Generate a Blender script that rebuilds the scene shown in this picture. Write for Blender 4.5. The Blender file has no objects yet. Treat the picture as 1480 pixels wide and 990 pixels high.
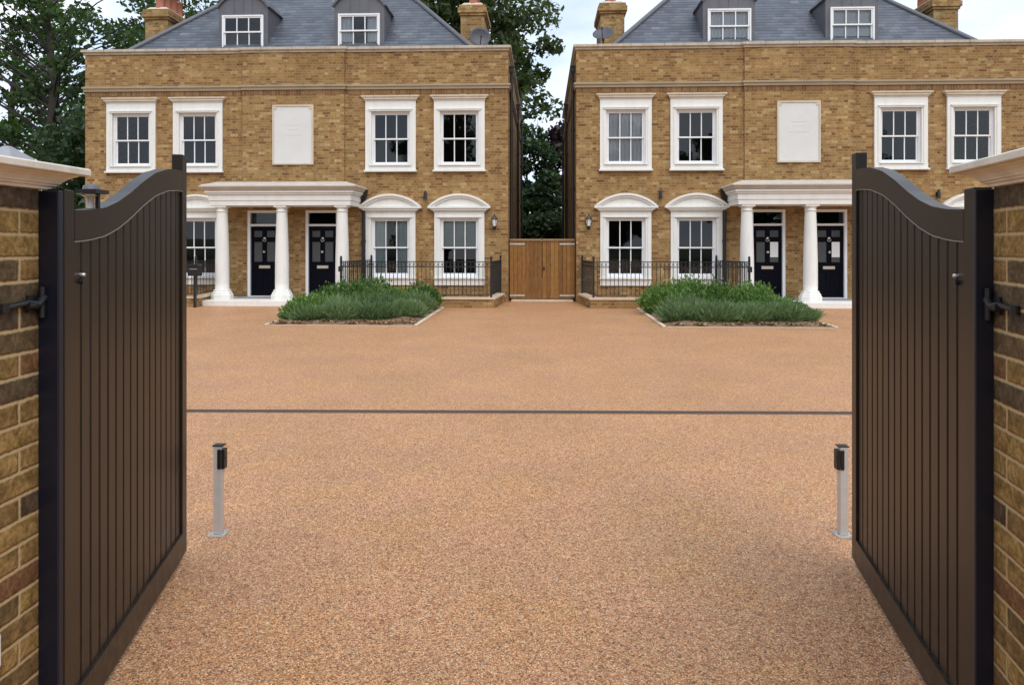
import bpy, math, random
import numpy as np
from mathutils import Vector, Matrix
R = math.radians
S = bpy.context.scene
COL = S.collection

# ------------------------------------------------------------------ camera
YAW = R(2.4)
cam_d = bpy.data.cameras.new('camera')
cam = bpy.data.objects.new('camera', cam_d); COL.objects.link(cam)
cam.location = (0, 0, 1.7); cam.rotation_euler = (R(90), 0, YAW)
cam_d.sensor_width = 36; cam_d.lens = 36*1040/1480
cam_d.shift_y = -145/1480
cam_d.clip_start = .05; cam_d.clip_end = 2000
S.camera = cam

# ------------------------------------------------------------------ world
SUN_EL, SUN_AZ = 54, 160       # azimuth clockwise from +Y: behind the camera, to the right
w = bpy.data.worlds.new('World'); S.world = w; w.use_nodes = True
nt = w.node_tree; nt.nodes.clear()
def N(nt, t, **k):
    n = nt.nodes.new(t)
    for a, v in k.items():
        if a.startswith('i_'): n.inputs[a[2:].replace('_', ' ')].default_value = v
        else: setattr(n, a, v)
    return n
sky = N(nt, 'ShaderNodeTexSky', sky_type='NISHITA', sun_disc=False)
sky.sun_elevation = R(SUN_EL); sky.sun_rotation = R(SUN_AZ)
tc = N(nt, 'ShaderNodeTexCoord'); mp = N(nt, 'ShaderNodeMapping')
mp.inputs['Scale'].default_value = (1, 1, 2.2); mp.inputs['Location'].default_value = (3.1, 1.7, .4)
nz = N(nt, 'ShaderNodeTexNoise'); nz.inputs['Scale'].default_value = 2.6; nz.inputs['Detail'].default_value = 8; nz.inputs['Roughness'].default_value = .55
rp = N(nt, 'ShaderNodeValToRGB'); rp.color_ramp.elements[0].position = .33; rp.color_ramp.elements[1].position = .56
nz2 = N(nt, 'ShaderNodeTexNoise'); nz2.inputs['Scale'].default_value = 4.5; nz2.inputs['Detail'].default_value = 6
rp2 = N(nt, 'ShaderNodeValToRGB')
rp2.color_ramp.elements[0].position = .35; rp2.color_ramp.elements[0].color = (4.3, 5.3, 6.9, 1)
rp2.color_ramp.elements[1].position = .62; rp2.color_ramp.elements[1].color = (7.1, 7.4, 7.8, 1)
mx = N(nt, 'ShaderNodeMix', data_type='RGBA')
bg = N(nt, 'ShaderNodeBackground'); bg.inputs['Strength'].default_value = .115
wo = N(nt, 'ShaderNodeOutputWorld')
L = nt.links.new
L(tc.outputs['Generated'], mp.inputs['Vector']); L(mp.outputs[0], nz.inputs['Vector']); L(mp.outputs[0], nz2.inputs['Vector'])
L(nz.outputs['Fac'], rp.inputs[0]); L(nz2.outputs['Fac'], rp2.inputs[0])
ml = N(nt, 'ShaderNodeMath', operation='MULTIPLY_ADD'); ml.inputs[1].default_value = .60; ml.inputs[2].default_value = .40
L(rp.outputs[0], ml.inputs[0]); L(ml.outputs[0], mx.inputs[0]); L(sky.outputs[0], mx.inputs[6]); L(rp2.outputs[0], mx.inputs[7])
L(mx.outputs[2], bg.inputs[0]); L(bg.outputs[0], wo.inputs[0])

# ------------------------------------------------------------------ sun
sd = bpy.data.lights.new('sun', 'SUN'); sd.energy = 1.3; sd.angle = R(55); sd.color = (1, .96, .9)
so = bpy.data.objects.new('sun', sd); COL.objects.link(so)
az, el = R(SUN_AZ), R(SUN_EL)
so.rotation_euler = Vector((math.sin(az)*math.cos(el), math.cos(az)*math.cos(el), math.sin(el))).to_track_quat('Z', 'Y').to_euler()
so.location = (10, -20, 30)
vs = S.view_settings; vs.view_transform = 'Standard'; vs.look = 'None'; vs.gamma = 1; vs.exposure = 0.64; vs.use_curve_mapping = False
S.cycles.use_denoising = True
try: S.cycles.denoiser = 'OPENIMAGEDENOISE'
except Exception: pass
S.cycles.max_bounces = 6; S.cycles.transparent_max_bounces = 12; S.cycles.caustics_reflective = False; S.cycles.caustics_refractive = False

# ------------------------------------------------------------------ materials
def newmat(name):
    m = bpy.data.materials.new(name); m.use_nodes = True
    nt = m.node_tree; b = nt.nodes['Principled BSDF']
    return m, nt, b
def ramp(nt, stops, interp='LINEAR'):
    r = nt.nodes.new('ShaderNodeValToRGB'); r.color_ramp.interpolation = interp
    e = r.color_ramp.elements
    while len(e) < len(stops): e.new(.5)
    for x, (p, c) in zip(e, stops): x.position = p; x.color = (*c, 1) if len(c) == 3 else c
    return r
def M_(nt, op, a, b=None, c=None):
    n = nt.nodes.new('ShaderNodeMath'); n.operation = op
    for i, v in enumerate((a, b, c)):
        if v is None: continue
        if isinstance(v, (int, float)): n.inputs[i].default_value = v
        else: nt.links.new(v, n.inputs[i])
    return n.outputs[0]
def objco(nt): return nt.nodes.new('ShaderNodeTexCoord').outputs['Object']
def noise(nt, co, scale, detail=4, rough=.5):
    n = nt.nodes.new('ShaderNodeTexNoise'); n.inputs['Scale'].default_value = scale
    n.inputs['Detail'].default_value = detail; n.inputs['Roughness'].default_value = rough
    nt.links.new(co, n.inputs['Vector']); return n.outputs['Fac']
def mixc(nt, f, a, b, mode='MIX'):
    n = nt.nodes.new('ShaderNodeMix'); n.data_type = 'RGBA'; n.blend_type = mode
    for i, v in ((0, f), (6, a), (7, b)):
        if isinstance(v, (int, float)): n.inputs[i].default_value = v
        elif isinstance(v, tuple): n.inputs[i].default_value = (*v, 1)
        else: nt.links.new(v, n.inputs[i])
    return n.outputs[2]
def bump(nt, b, h, dist, strength=1):
    n = nt.nodes.new('ShaderNodeBump'); n.inputs['Distance'].default_value = dist; n.inputs['Strength'].default_value = strength
    nt.links.new(h, n.inputs['Height']); nt.links.new(n.outputs[0], b.inputs['Normal'])

def plain(name, col, rough=.6, var=.12, scale=6, metal=0, bmp=0, fine=60, spec=.5, streak=0):
    m, nt, b = newmat(name); co = objco(nt)
    a = noise(nt, co, scale, 5, .6); f = noise(nt, co, fine, 3)
    s = M_(nt, 'ADD', M_(nt, 'MULTIPLY', a, .7), M_(nt, 'MULTIPLY', f, .3))
    r = ramp(nt, [(.3, tuple(c*(1-var) for c in col)), (.7, tuple(min(1, c*(1+var)) for c in col))])
    nt.links.new(s, r.inputs[0]); out = r.outputs[0]
    if streak:
        mq = nt.nodes.new('ShaderNodeMapping'); mq.inputs['Scale'].default_value = (4, 4, .7); nt.links.new(co, mq.inputs[0])
        q = ramp(nt, [(.46, (1, 1, 1)), (.72, (.55, .52, .46))]); nt.links.new(noise(nt, mq.outputs[0], 1.6, 6, .7), q.inputs[0])
        out = mixc(nt, streak, out, q.outputs[0], 'MULTIPLY')
    nt.links.new(out, b.inputs['Base Color'])
    b.inputs['Roughness'].default_value = rough; b.inputs['Metallic'].default_value = metal
    b.inputs['Specular IOR Level'].default_value = spec
    if bmp: bump(nt, b, f, bmp, .6)
    return m

def brick_mat(name, stops, mortar, bw=.225, rh=.075, mw=.010, bmp=.004, blot=.35, soft=.5, fine=140, dirt=False, flemish=False):
    m, nt, b = newmat(name); co = objco(nt)
    sp = nt.nodes.new('ShaderNodeSeparateXYZ'); nt.links.new(co, sp.inputs[0])
    g = nt.nodes.new('ShaderNodeNewGeometry'); sn = nt.nodes.new('ShaderNodeSeparateXYZ'); nt.links.new(g.outputs['True Normal'], sn.inputs[0])
    isy = M_(nt, 'GREATER_THAN', M_(nt, 'ABSOLUTE', sn.outputs[1]), .6)
    u = M_(nt, 'ADD', M_(nt, 'MULTIPLY', sp.outputs[0], isy), M_(nt, 'MULTIPLY', sp.outputs[1], M_(nt, 'SUBTRACT', 1, isy)))
    # slightly wandering courses
    wob = M_(nt, 'MULTIPLY', M_(nt, 'SUBTRACT', noise(nt, co, 9, 2), .5), .006)
    z = M_(nt, 'ADD', sp.outputs[2], wob)
    row = M_(nt, 'FLOOR', M_(nt, 'DIVIDE', z, rh))
    fz = M_(nt, 'FRACT', M_(nt, 'DIVIDE', z, rh))
    off = M_(nt, 'MULTIPLY', M_(nt, 'MODULO', M_(nt, 'ABSOLUTE', row), 2), .5)
    if flemish:
        uu = M_(nt, 'ADD', M_(nt, 'DIVIDE', M_(nt, 'ADD', u, wob), bw*1.5), off); fl = M_(nt, 'FLOOR', uu); f0 = M_(nt, 'FRACT', uu)
        hd_ = M_(nt, 'GREATER_THAN', f0, 2/3); colm = M_(nt, 'ADD', M_(nt, 'MULTIPLY', fl, 2), hd_)
        st_ = M_(nt, 'SUBTRACT', 1, hd_)
        # distance to the nearer joint, in brick widths
        a_ = M_(nt, 'MINIMUM', f0, M_(nt, 'ABSOLUTE', M_(nt, 'SUBTRACT', 2/3, f0))); b_ = M_(nt, 'MINIMUM', M_(nt, 'ABSOLUTE', M_(nt, 'SUBTRACT', f0, 2/3)), M_(nt, 'SUBTRACT', 1, f0))
        fu = M_(nt, 'MULTIPLY', M_(nt, 'ADD', M_(nt, 'MULTIPLY', a_, st_), M_(nt, 'MULTIPLY', b_, hd_)), 1.5)
    else:
        uu = M_(nt, 'ADD', M_(nt, 'DIVIDE', M_(nt, 'ADD', u, wob), bw), off)
        colm = M_(nt, 'FLOOR', uu); fu = M_(nt, 'FRACT', uu)
    cb = nt.nodes.new('ShaderNodeCombineXYZ'); nt.links.new(colm, cb.inputs[0]); nt.links.new(row, cb.inputs[1])
    wn = nt.nodes.new('ShaderNodeTexWhiteNoise'); wn.noise_dimensions = '3D'; nt.links.new(cb.outputs[0], wn.inputs['Vector'])
    r = ramp(nt, stops); nt.links.new(wn.outputs['Value'], r.inputs[0])
    # blotches inside a brick and weathering across the wall
    f1 = noise(nt, co, fine, 4, .7); f2 = noise(nt, co, 1.1, 5, .6); f3 = noise(nt, co, 22, 4, .6)
    c = mixc(nt, M_(nt, 'MULTIPLY', f1, blot), r.outputs[0], (.05, .04, .03), 'MULTIPLY')
    rr = ramp(nt, [(.33, (.66, .63, .58)), (.66, (1.18, 1.15, 1.1))]); nt.links.new(f2, rr.inputs[0])
    c = mixc(nt, .55, c, rr.outputs[0], 'MULTIPLY')
    rr3 = ramp(nt, [(.36, (.62, .58, .52)), (.62, (1.1, 1.1, 1.1))]); nt.links.new(f3, rr3.inputs[0])
    c = mixc(nt, .6, c, rr3.outputs[0], 'MULTIPLY')
    if dirt:
        d1 = noise(nt, co, 14, 6, .75); rd = ramp(nt, [(.38, (.45, .42, .38)), (.58, (1.05, 1.03, 1.0))]); nt.links.new(d1, rd.inputs[0])
        c = mixc(nt, .85, c, rd.outputs[0], 'MULTIPLY')
        d2 = noise(nt, co, 60, 3, .6); rd2 = ramp(nt, [(.35, (.65, .62, .58)), (.65, (1.25, 1.22, 1.15))]); nt.links.new(d2, rd2.inputs[0])
        c = mixc(nt, .8, c, rd2.outputs[0], 'MULTIPLY')
        d3 = noise(nt, co, 6, 3, .6); rd3 = ramp(nt, [(.5, (1, 1, 1)), (.7, (.9, .93, .8))]); nt.links.new(d3, rd3.inputs[0])
        c = mixc(nt, .8, c, rd3.outputs[0], 'MULTIPLY')
    mq = nt.nodes.new('ShaderNodeMapping'); mq.inputs['Scale'].default_value = (3.2, 3.2, .45); nt.links.new(co, mq.inputs[0])
    q = ramp(nt, [(.40, (.74, .71, .68)), (.60, (1.04, 1.04, 1.03))]); nt.links.new(noise(nt, mq.outputs[0], 1.5, 6, .7), q.inputs[0])
    c = mixc(nt, .55, c, q.outputs[0], 'MULTIPLY')
    # mortar mask
    rag = M_(nt, 'MULTIPLY', M_(nt, 'SUBTRACT', noise(nt, co, 55, 3, .6), .5), .010 if dirt else .004)
    def edge(f, period):
        d = M_(nt, 'MINIMUM', f, M_(nt, 'SUBTRACT', 1, f)); d = M_(nt, 'ADD', M_(nt, 'MULTIPLY', d, period), rag)
        mr = nt.nodes.new('ShaderNodeMapRange'); mr.inputs[1].default_value = mw*.5*(1-soft); mr.inputs[2].default_value = mw*.5*(1+soft)
        nt.links.new(d, mr.inputs[0]); return mr.outputs[0]
    k = M_(nt, 'MULTIPLY', edge(fz, rh), edge(fu, bw))
    c = mixc(nt, k, mortar, c)
    nt.links.new(c, b.inputs['Base Color']); b.inputs['Roughness'].default_value = .88; b.inputs['Specular IOR Level'].default_value = .25
    h = M_(nt, 'ADD', k, M_(nt, 'MULTIPLY', f3, .5)); bump(nt, b, h, bmp, .8)
    return m

BR = brick_mat('yellow_stock_brick', [(0, (.20, .10, .045)), (.08, (.28, .148, .060)), (.28, (.345, .195, .076)), (.55, (.39, .235, .092)), (.84, (.44, .285, .122)), (.96, (.53, .385, .19)), (1, (.33, .16, .075))], (.33, .245, .13), mw=.011, bmp=.003, flemish=True, blot=.12)
BRG = brick_mat('weathered_gate_brick', [(0, (.15, .12, .095)), (.18, (.25, .18, .10)), (.4, (.46, .30, .115)), (.75, (.60, .41, .16)), (.93, (.36, .19, .10)), (1, (.16, .13, .10))], (.50, .36, .185), mw=.012, bmp=.010, blot=.5, fine=90, soft=.55, dirt=True)
BRR = brick_mat('red_soldier_brick', [(0, (.24, .12, .055)), (.5, (.33, .18, .08)), (1, (.38, .23, .10))], (.28, .20, .12), bw=.075, rh=.225, mw=.011)
PLQ = plain('plaque_stone', (.68, .675, .65), .75, .05, 3, spec=.3)
STRG = plain('string_course_stone', (.36, .285, .19), .85, .14, 2.2, bmp=.001)
STONE = plain('cast_stone', (.62, .53, .41), .75, .09, 2.2, bmp=.001, spec=.3, streak=.35)
WST = plain('white_painted_stone', (.81, .80, .755), .6, .035, 2.5, bmp=.0006, streak=.18)
CAPM = plain('moulded_cap_stone', (.72, .66, .55), .7, .12, 5, bmp=.0012, fine=240, streak=.5)
COPM = plain('coping_stone', (.52, .45, .36), .8, .16, 1.4, bmp=.001, streak=.7)
WHITE = plain('white_window_paint', (.82, .83, .84), .35, .02, 3)
DOORM = plain('navy_black_door_paint', (.003, .0033, .008), .4, .1, 5, spec=.08)
BLK = plain('black_iron_paint', (.012, .012, .013), .42, .2, 12)
PIPE = plain('black_cast_pipe', (.015, .014, .014), .45, .2, 8)
LEAD = plain('lead_sheet', (.115, .115, .13), .5, .22, 2.5, bmp=.001)
LEADR = plain('portico_roof_lead', (.50, .445, .38), .7, .15, 3)
TERRA = plain('terracotta_pot', (.36, .135, .080), .8, .15, 8)
CHROME = plain('satin_chrome', (.62, .62, .62), .3, .05, 30, metal=.9)
ALU = plain('galvanised_post', (.55, .54, .52), .42, .10, 16, metal=.35, bmp=.0004, fine=220)
SENS = plain('black_sensor_plastic', (.006, .006, .007), .35, .1, 20)
DISH = plain('dish_mesh_grey', (.07, .07, .085), .5, .15, 10)
POST = plain('blue_black_gate_post', (.006, .008, .019), .4, .2, 9, bmp=.0006)
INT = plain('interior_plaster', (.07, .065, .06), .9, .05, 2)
CURT_SKY = plain('pale_curtain_sky_tint', (.84, .88, .93), .9, .06, 14)  # pale cloth colour that also stands in for sky reflected in panes
BLIND = plain('grey_green_blind', (.55, .62, .62), .8, .05, 8)
SOIL = plain('dry_brown_soil', (.20, .125, .075), .95, .35, 9, bmp=.012, fine=45)
KERB = plain('pale_kerb_stone', (.62, .50, .36), .85, .12, 5, bmp=.001)
FLAT = plain('flat_roof_felt', (.10, .10, .10), .9, .1, 3)
GND = plain('rough_grass', (.06, .075, .025), .95, .3, .6, bmp=.02, fine=12)
PAPER = plain('white_paper', (.80, .80, .80), .8, .02, 9)
FROST = plain('obscured_door_glass', (.06, .068, .07), .3, .15, 20)
BRASS = plain('polished_letter_plate', (.62, .58, .50), .3, .05, 20, metal=.7)
BARK = plain('tree_bark', (.05, .042, .033), .95, .4, 5, bmp=.02, fine=25)
DRAINM = plain('drain_iron', (.060, .040, .029), .85, .3, 20)
GRATE = plain('channel_edge_metal', (.20, .13, .09), .85, .1, 6)
ROOM = plain('lamp_glass', (.80, .78, .74), .2, .03, 8)

# gate paint: dark brown satin timber paint with faint vertical grain
GATE, nt, b = newmat('dark_brown_gate_paint'); co = objco(nt)
mpn = nt.nodes.new('ShaderNodeMapping'); mpn.inputs['Scale'].default_value = (30, 30, 1.2); nt.links.new(co, mpn.inputs[0])
g = noise(nt, mpn.outputs[0], 3, 5, .6); g2 = noise(nt, co, 3, 4)
r = ramp(nt, [(.3, (.0135, .0090, .0060)), (.7, (.0215, .0145, .0098))]); nt.links.new(M_(nt, 'ADD', M_(nt, 'MULTIPLY', g, .6), M_(nt, 'MULTIPLY', g2, .4)), r.inputs[0])
spz = nt.nodes.new('ShaderNodeSeparateXYZ'); nt.links.new(co, spz.inputs[0])
mz = nt.nodes.new('ShaderNodeMapRange'); mz.inputs[1].default_value = .45; mz.inputs[2].default_value = .03; nt.links.new(spz.outputs[2], mz.inputs[0])
dn = ramp(nt, [(.45, (0, 0, 0)), (.7, (1, 1, 1))]); nt.links.new(noise(nt, co, 16, 6, .7), dn.inputs[0])
dust = M_(nt, 'MULTIPLY', M_(nt, 'MULTIPLY', dn.outputs[0], mz.outputs[0]), .30)
nt.links.new(mixc(nt, dust, r.outputs[0], (.20, .14, .095)), b.inputs['Base Color']); b.inputs['Roughness'].default_value = .38; b.inputs['Specular IOR Level'].default_value = .3; b.inputs['Coat Weight'].default_value = .10; b.inputs['Coat Roughness'].default_value = .25
bump(nt, b, g, .0005, .5)
BEAD = plain('pale_bead_paint', (.24, .20, .16), .5, .2, 20)  # thin curved bead, paler than the boards around it

# close-boarded timber
TIMB, nt, b = newmat('treated_timber_boards'); co = objco(nt)
sp = nt.nodes.new('ShaderNodeSeparateXYZ'); nt.links.new(co, sp.inputs[0])
bi = M_(nt, 'FLOOR', M_(nt, 'DIVIDE', sp.outputs[0], .12)); wn = nt.nodes.new('ShaderNodeTexWhiteNoise'); wn.noise_dimensions = '1D'; nt.links.new(bi, wn.inputs['W'])
mpn = nt.nodes.new('ShaderNodeMapping'); mpn.inputs['Scale'].default_value = (14, 14, 1.4); nt.links.new(co, mpn.inputs[0])
g = noise(nt, mpn.outputs[0], 2.5, 6, .65); kn = noise(nt, co, 7, 3)
r = ramp(nt, [(.25, (.10, .040, .009)), (.5, (.24, .105, .021)), (.75, (.37, .185, .043))])
nt.links.new(M_(nt, 'ADD', M_(nt, 'ADD', M_(nt, 'MULTIPLY', g, .55), M_(nt, 'MULTIPLY', wn.outputs[0], .22)), M_(nt, 'MULTIPLY', kn, .25)), r.inputs[0])
nt.links.new(r.outputs[0], b.inputs['Base Color']); b.inputs['Roughness'].default_value = .75; bump(nt, b, g, .002, .5)

# slate
SLATE, nt, b = newmat('blue_grey_slate'); co = objco(nt)
sp = nt.nodes.new('ShaderNodeSeparateXYZ'); nt.links.new(co, sp.inputs[0])
g = nt.nodes.new('ShaderNodeNewGeometry'); sn = nt.nodes.new('ShaderNodeSeparateXYZ'); nt.links.new(g.outputs['True Normal'], sn.inputs[0])
isy = M_(nt, 'GREATER_THAN', M_(nt, 'ABSOLUTE', sn.outputs[1]), M_(nt, 'ABSOLUTE', sn.outputs[0]))
u = M_(nt, 'ADD', M_(nt, 'MULTIPLY', sp.outputs[0], isy), M_(nt, 'MULTIPLY', sp.outputs[1], M_(nt, 'SUBTRACT', 1, isy)))
zz = M_(nt, 'DIVIDE', sp.outputs[2], .115); row = M_(nt, 'FLOOR', zz); fz = M_(nt, 'FRACT', zz)
uu = M_(nt, 'ADD', M_(nt, 'DIVIDE', u, .25), M_(nt, 'MULTIPLY', M_(nt, 'MODULO', row, 2), .5)); cl = M_(nt, 'FLOOR', uu); fu = M_(nt, 'FRACT', uu)
cb = nt.nodes.new('ShaderNodeCombineXYZ'); nt.links.new(cl, cb.inputs[0]); nt.links.new(row, cb.inputs[1])
wn = nt.nodes.new('ShaderNodeTexWhiteNoise'); nt.links.new(cb.outputs[0], wn.inputs['Vector'])
r = ramp(nt, [(0, (.064, .073, .093)), (.5, (.084, .094, .116)), (.94, (.104, .115, .138)), (1, (.15, .155, .165))]); nt.links.new(wn.outputs['Value'], r.inputs[0])
ln = M_(nt, 'LESS_THAN', M_(nt, 'ADD', fz, M_(nt, 'MULTIPLY', M_(nt, 'SUBTRACT', wn.outputs['Value'], .5), .16)), .2); ln2 = M_(nt, 'LESS_THAN', fu, .025)
lm = M_(nt, 'MAXIMUM', ln, M_(nt, 'MULTIPLY', ln2, .6))
c = mixc(nt, M_(nt, 'MULTIPLY', lm, .85), r.outputs[0], (.02, .024, .03))
rr = ramp(nt, [(.3, (.8, .8, .8)), (.7, (1.2, 1.2, 1.2))]); nt.links.new(noise(nt, co, 1.2, 5), rr.inputs[0])
c = mixc(nt, .6, c, rr.outputs[0], 'MULTIPLY')
nt.links.new(c, b.inputs['Base Color']); b.inputs['Roughness'].default_value = .5
bump(nt, b, M_(nt, 'SUBTRACT', 1, fz), .012, .8)

# resin-bound gravel
GRAV, nt, b = newmat('resin_bound_gravel'); co = objco(nt)
def vor(scale, feature='F1'):
    v = nt.nodes.new('ShaderNodeTexVoronoi'); v.inputs['Scale'].default_value = scale; v.feature = feature
    nt.links.new(co, v.inputs['Vector']); return v
v1 = vor(145); v2 = vor(62)
sc = nt.nodes.new('ShaderNodeSeparateColor'); nt.links.new(v1.outputs['Color'], sc.inputs[0])
r = ramp(nt, [(0, (.20, .080, .034)), (.12, (.45, .202, .088)), (.32, (.66, .334, .164)), (.62, (.80, .440, .226)), (.82, (.88, .528, .288)), (.94, (.95, .74, .50)), (1, (.47, .265, .15))])
nt.links.new(sc.outputs[0], r.inputs[0])
sc2 = nt.nodes.new('ShaderNodeSeparateColor'); nt.links.new(v2.outputs['Color'], sc2.inputs[0])
r2 = ramp(nt, [(0, (.72, .66, .60)), (.5, (1, 1, 1)), (1, (1.22, 1.16, 1.1))]); nt.links.new(sc2.outputs[1], r2.inputs[0])
c = mixc(nt, .6, r.outputs[0], r2.outputs[0], 'MULTIPLY')
n1 = noise(nt, co, .8, 5, .6); r3 = ramp(nt, [(.3, (.82, .83, .80)), (.7, (1.1, 1.08, 1.06))]); nt.links.new(n1, r3.inputs[0])
c = mixc(nt, .7, c, r3.outputs[0], 'MULTIPLY')
n4 = noise(nt, co, 1.7, 5, .65); r4 = ramp(nt, [(.34, (1.04, 1.0, .80)), (.5, (1, .99, .95)), (.66, (1.02, .96, .98))]); nt.links.new(n4, r4.inputs[0])
c = mixc(nt, .8, c, r4.outputs[0], 'MULTIPLY')
dk = ramp(nt, [(.28, (1, 1, 1)), (.58, (.28, .22, .18))]); nt.links.new(v1.outputs['Distance'], dk.inputs[0])
c = mixc(nt, .62, c, dk.outputs[0], 'MULTIPLY')
nt.links.new(c, b.inputs['Base Color']); b.inputs['Roughness'].default_value = .5; b.inputs['Specular IOR Level'].default_value = .5
bump(nt, b, M_(nt, 'SUBTRACT', 1, v1.outputs['Distance']), .005, .7)

# window glass
GLASS, nt, b = newmat('window_glass'); nt.nodes.remove(b)
fr = nt.nodes.new('ShaderNodeFresnel'); fr.inputs[0].default_value = 1.5
tr = nt.nodes.new('ShaderNodeBsdfTransparent'); tr.inputs[0].default_value = (.80, .83, .84, 1)
gl = nt.nodes.new('ShaderNodeBsdfGlossy'); gl.inputs['Roughness'].default_value = .015
mxs = nt.nodes.new('ShaderNodeMixShader')
nt.links.new(M_(nt, 'MULTIPLY', fr.outputs[0], 1.5), mxs.inputs[0]); nt.links.new(tr.outputs[0], mxs.inputs[1]); nt.links.new(gl.outputs[0], mxs.inputs[2])
nt.links.new(mxs.outputs[0], nt.nodes['Material Output'].inputs[0])

def leafmat(name, dark, light, trans=.35, vary=0.):
    m, nt, b = newmat(name); co = objco(nt)
    g = nt.nodes.new('ShaderNodeNewGeometry')
    n1 = noise(nt, co, .6, 3)
    oi = nt.nodes.new('ShaderNodeObjectInfo')
    v = M_(nt, 'ADD', M_(nt, 'ADD', M_(nt, 'MULTIPLY', g.outputs['Random Per Island'], .6), M_(nt, 'MULTIPLY', n1, .5)), M_(nt, 'MULTIPLY', M_(nt, 'SUBTRACT', oi.outputs['Random'], .5), vary))
    r = ramp(nt, [(.2, dark), (.9, light)]); nt.links.new(v, r.inputs[0])
    nt.links.new(r.outputs[0], b.inputs['Base Color']); b.inputs['Roughness'].default_value = .55
    t = nt.nodes.new('ShaderNodeBsdfTranslucent'); nt.links.new(mixc(nt, 1, r.outputs[0], (1.2, 1.35, .6), 'MULTIPLY'), t.inputs[0])
    ms = nt.nodes.new('ShaderNodeMixShader'); ms.inputs[0].default_value = trans
    nt.links.new(b.outputs[0], ms.inputs[1]); nt.links.new(t.outputs[0], ms.inputs[2])
    nt.links.new(ms.outputs[0], nt.nodes['Material Output'].inputs[0])
    return m
LEAF_D = leafmat('dark_oak_leaves', (.018, .038, .012), (.075, .125, .038), .5)
LEAF_M = leafmat('mid_green_leaves', (.026, .044, .014), (.100, .130, .042), .42)
LEAF_P = leafmat('purple_leaves', (.016, .008, .012), (.06, .028, .04), .2)
LEAF_H = leafmat('dark_laurel_leaves', (.016, .036, .016), (.065, .115, .045), .35)
LEAF_G = leafmat('bright_shrub_leaves', (.045, .10, .022), (.20, .33, .08), .35, .38)
LEAF_L = leafmat('lavender_leaves', (.055, .105, .040), (.24, .33, .15), .25, .32)
LEAF_B = leafmat('dry_leaf_litter', (.10, .05, .02), (.42, .27, .14), .1)

# ------------------------------------------------------------------ mesh helpers
class MB:
    def __init__(s): s.v = []; s.f = []; s.sm = []
    def add(s, vs, fs, smooth=False):
        o = len(s.v); s.v += [tuple(v) for v in vs]; s.f += [tuple(i+o for i in f) for f in fs]; s.sm += [smooth]*len(fs); return s
    def box(s, x0, x1, y0, y1, z0, z1):
        vs = [(x, y, z) for z in (z0, z1) for y in (y0, y1) for x in (x0, x1)]
        return s.add(vs, [(0, 2, 3, 1), (4, 5, 7, 6), (0, 1, 5, 4), (2, 6, 7, 3), (0, 4, 6, 2), (1, 3, 7, 5)])
    def quad(s, a, b, c, d): return s.add([a, b, c, d], [(0, 1, 2, 3)])
    def prism(s, pts, y0, y1):      # polygon in x,z pushed along y
        n = len(pts)
        vs = [(x, y0, z) for x, z in pts] + [(x, y1, z) for x, z in pts]
        fs = [tuple(range(n)), tuple(range(2*n-1, n-1, -1))] + [((i+1) % n, i, i+n, (i+1) % n+n) for i in range(n)]
        return s.add(vs, fs)
    def rings(s, rings, smooth=True, cap=True):
        n = len(rings[0]); o = []; fs = []
        for r in rings: o += r
        for k in range(len(rings)-1):
            for i in range(n):
                j = (i+1) % n
                fs.append((k*n+i, k*n+j, (k+1)*n+j, (k+1)*n+i))
        s.add(o, fs, smooth)
        if cap:
            s.add(rings[0], [tuple(range(n-1, -1, -1))]); s.add(rings[-1], [tuple(range(n))])
        return s
    def lathe(s, prof, cx=0, cy=0, n=16, smooth=True, rot=0):
        return s.rings([[(cx+r*math.cos(2*math.pi*i/n+rot), cy+r*math.sin(2*math.pi*i/n+rot), z) for i in range(n)] for r, z in prof], smooth)
    def tube(s, pts, rad, n=8, smooth=True):
        pts = [Vector(p) for p in pts]; rad = rad if isinstance(rad, (list, tuple)) else [rad]*len(pts)
        rs = []; up = None
        for i, p in enumerate(pts):
            t = (pts[min(i+1, len(pts)-1)]-pts[max(i-1, 0)]).normalized()
            if up is None: up = t.orthogonal().normalized()
            a = (up - t*up.dot(t)).normalized(); up = a; c = t.cross(a)
            rs.append([tuple(p+rad[i]*(a*math.cos(2*math.pi*k/n)+c*math.sin(2*math.pi*k/n))) for k in range(n)])
        return s.rings(rs, smooth)
    def loft_rect(s, x0, x1, y0, y1, prof, cap=True):
        rs = [[(x0-o, y0-o, z), (x1+o, y0-o, z), (x1+o, y1+o, z), (x0-o, y1+o, z)] for o, z in prof]
        return s.rings(rs, False, cap)
    def build(s, name, mat, parent=None, loc=None, bevel=0):
        me = bpy.data.meshes.new(name); me.from_pydata(s.v, [], s.f); me.update()
        me.polygons.foreach_set('use_smooth', s.sm)
        me.materials.append(mat)
        o = bpy.data.objects.new(name, me); COL.objects.link(o)
        if parent: o.parent = parent
        if loc: o.location = loc
        if bevel:
            m = o.modifiers.new('bevel', 'BEVEL'); m.width = bevel; m.segments = 2; m.limit_method = 'ANGLE'; m.angle_limit = R(40)
        return o
def tag(o, label=None, cat=None, group=None, kind=None):
    if label: o['label'] = label
    if cat: o['category'] = cat
    if group: o['group'] = group
    if kind: o['kind'] = kind
    return o
def empty(name, loc=(0, 0, 0), rz=0, label=None, cat=None, group=None):
    o = bpy.data.objects.new(name, None); COL.objects.link(o); o.location = loc; o.rotation_euler = (0, 0, rz)
    o.empty_display_size = .2
    return tag(o, label, cat, group)
def children(o): return [c for c in bpy.data.objects if c.parent == o]
def copy_tree(o, parent=None):
    kids = list(o.children)
    c = o.copy(); COL.objects.link(c); c.parent = parent
    for k in kids: copy_tree(k, c)
    return c

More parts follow.
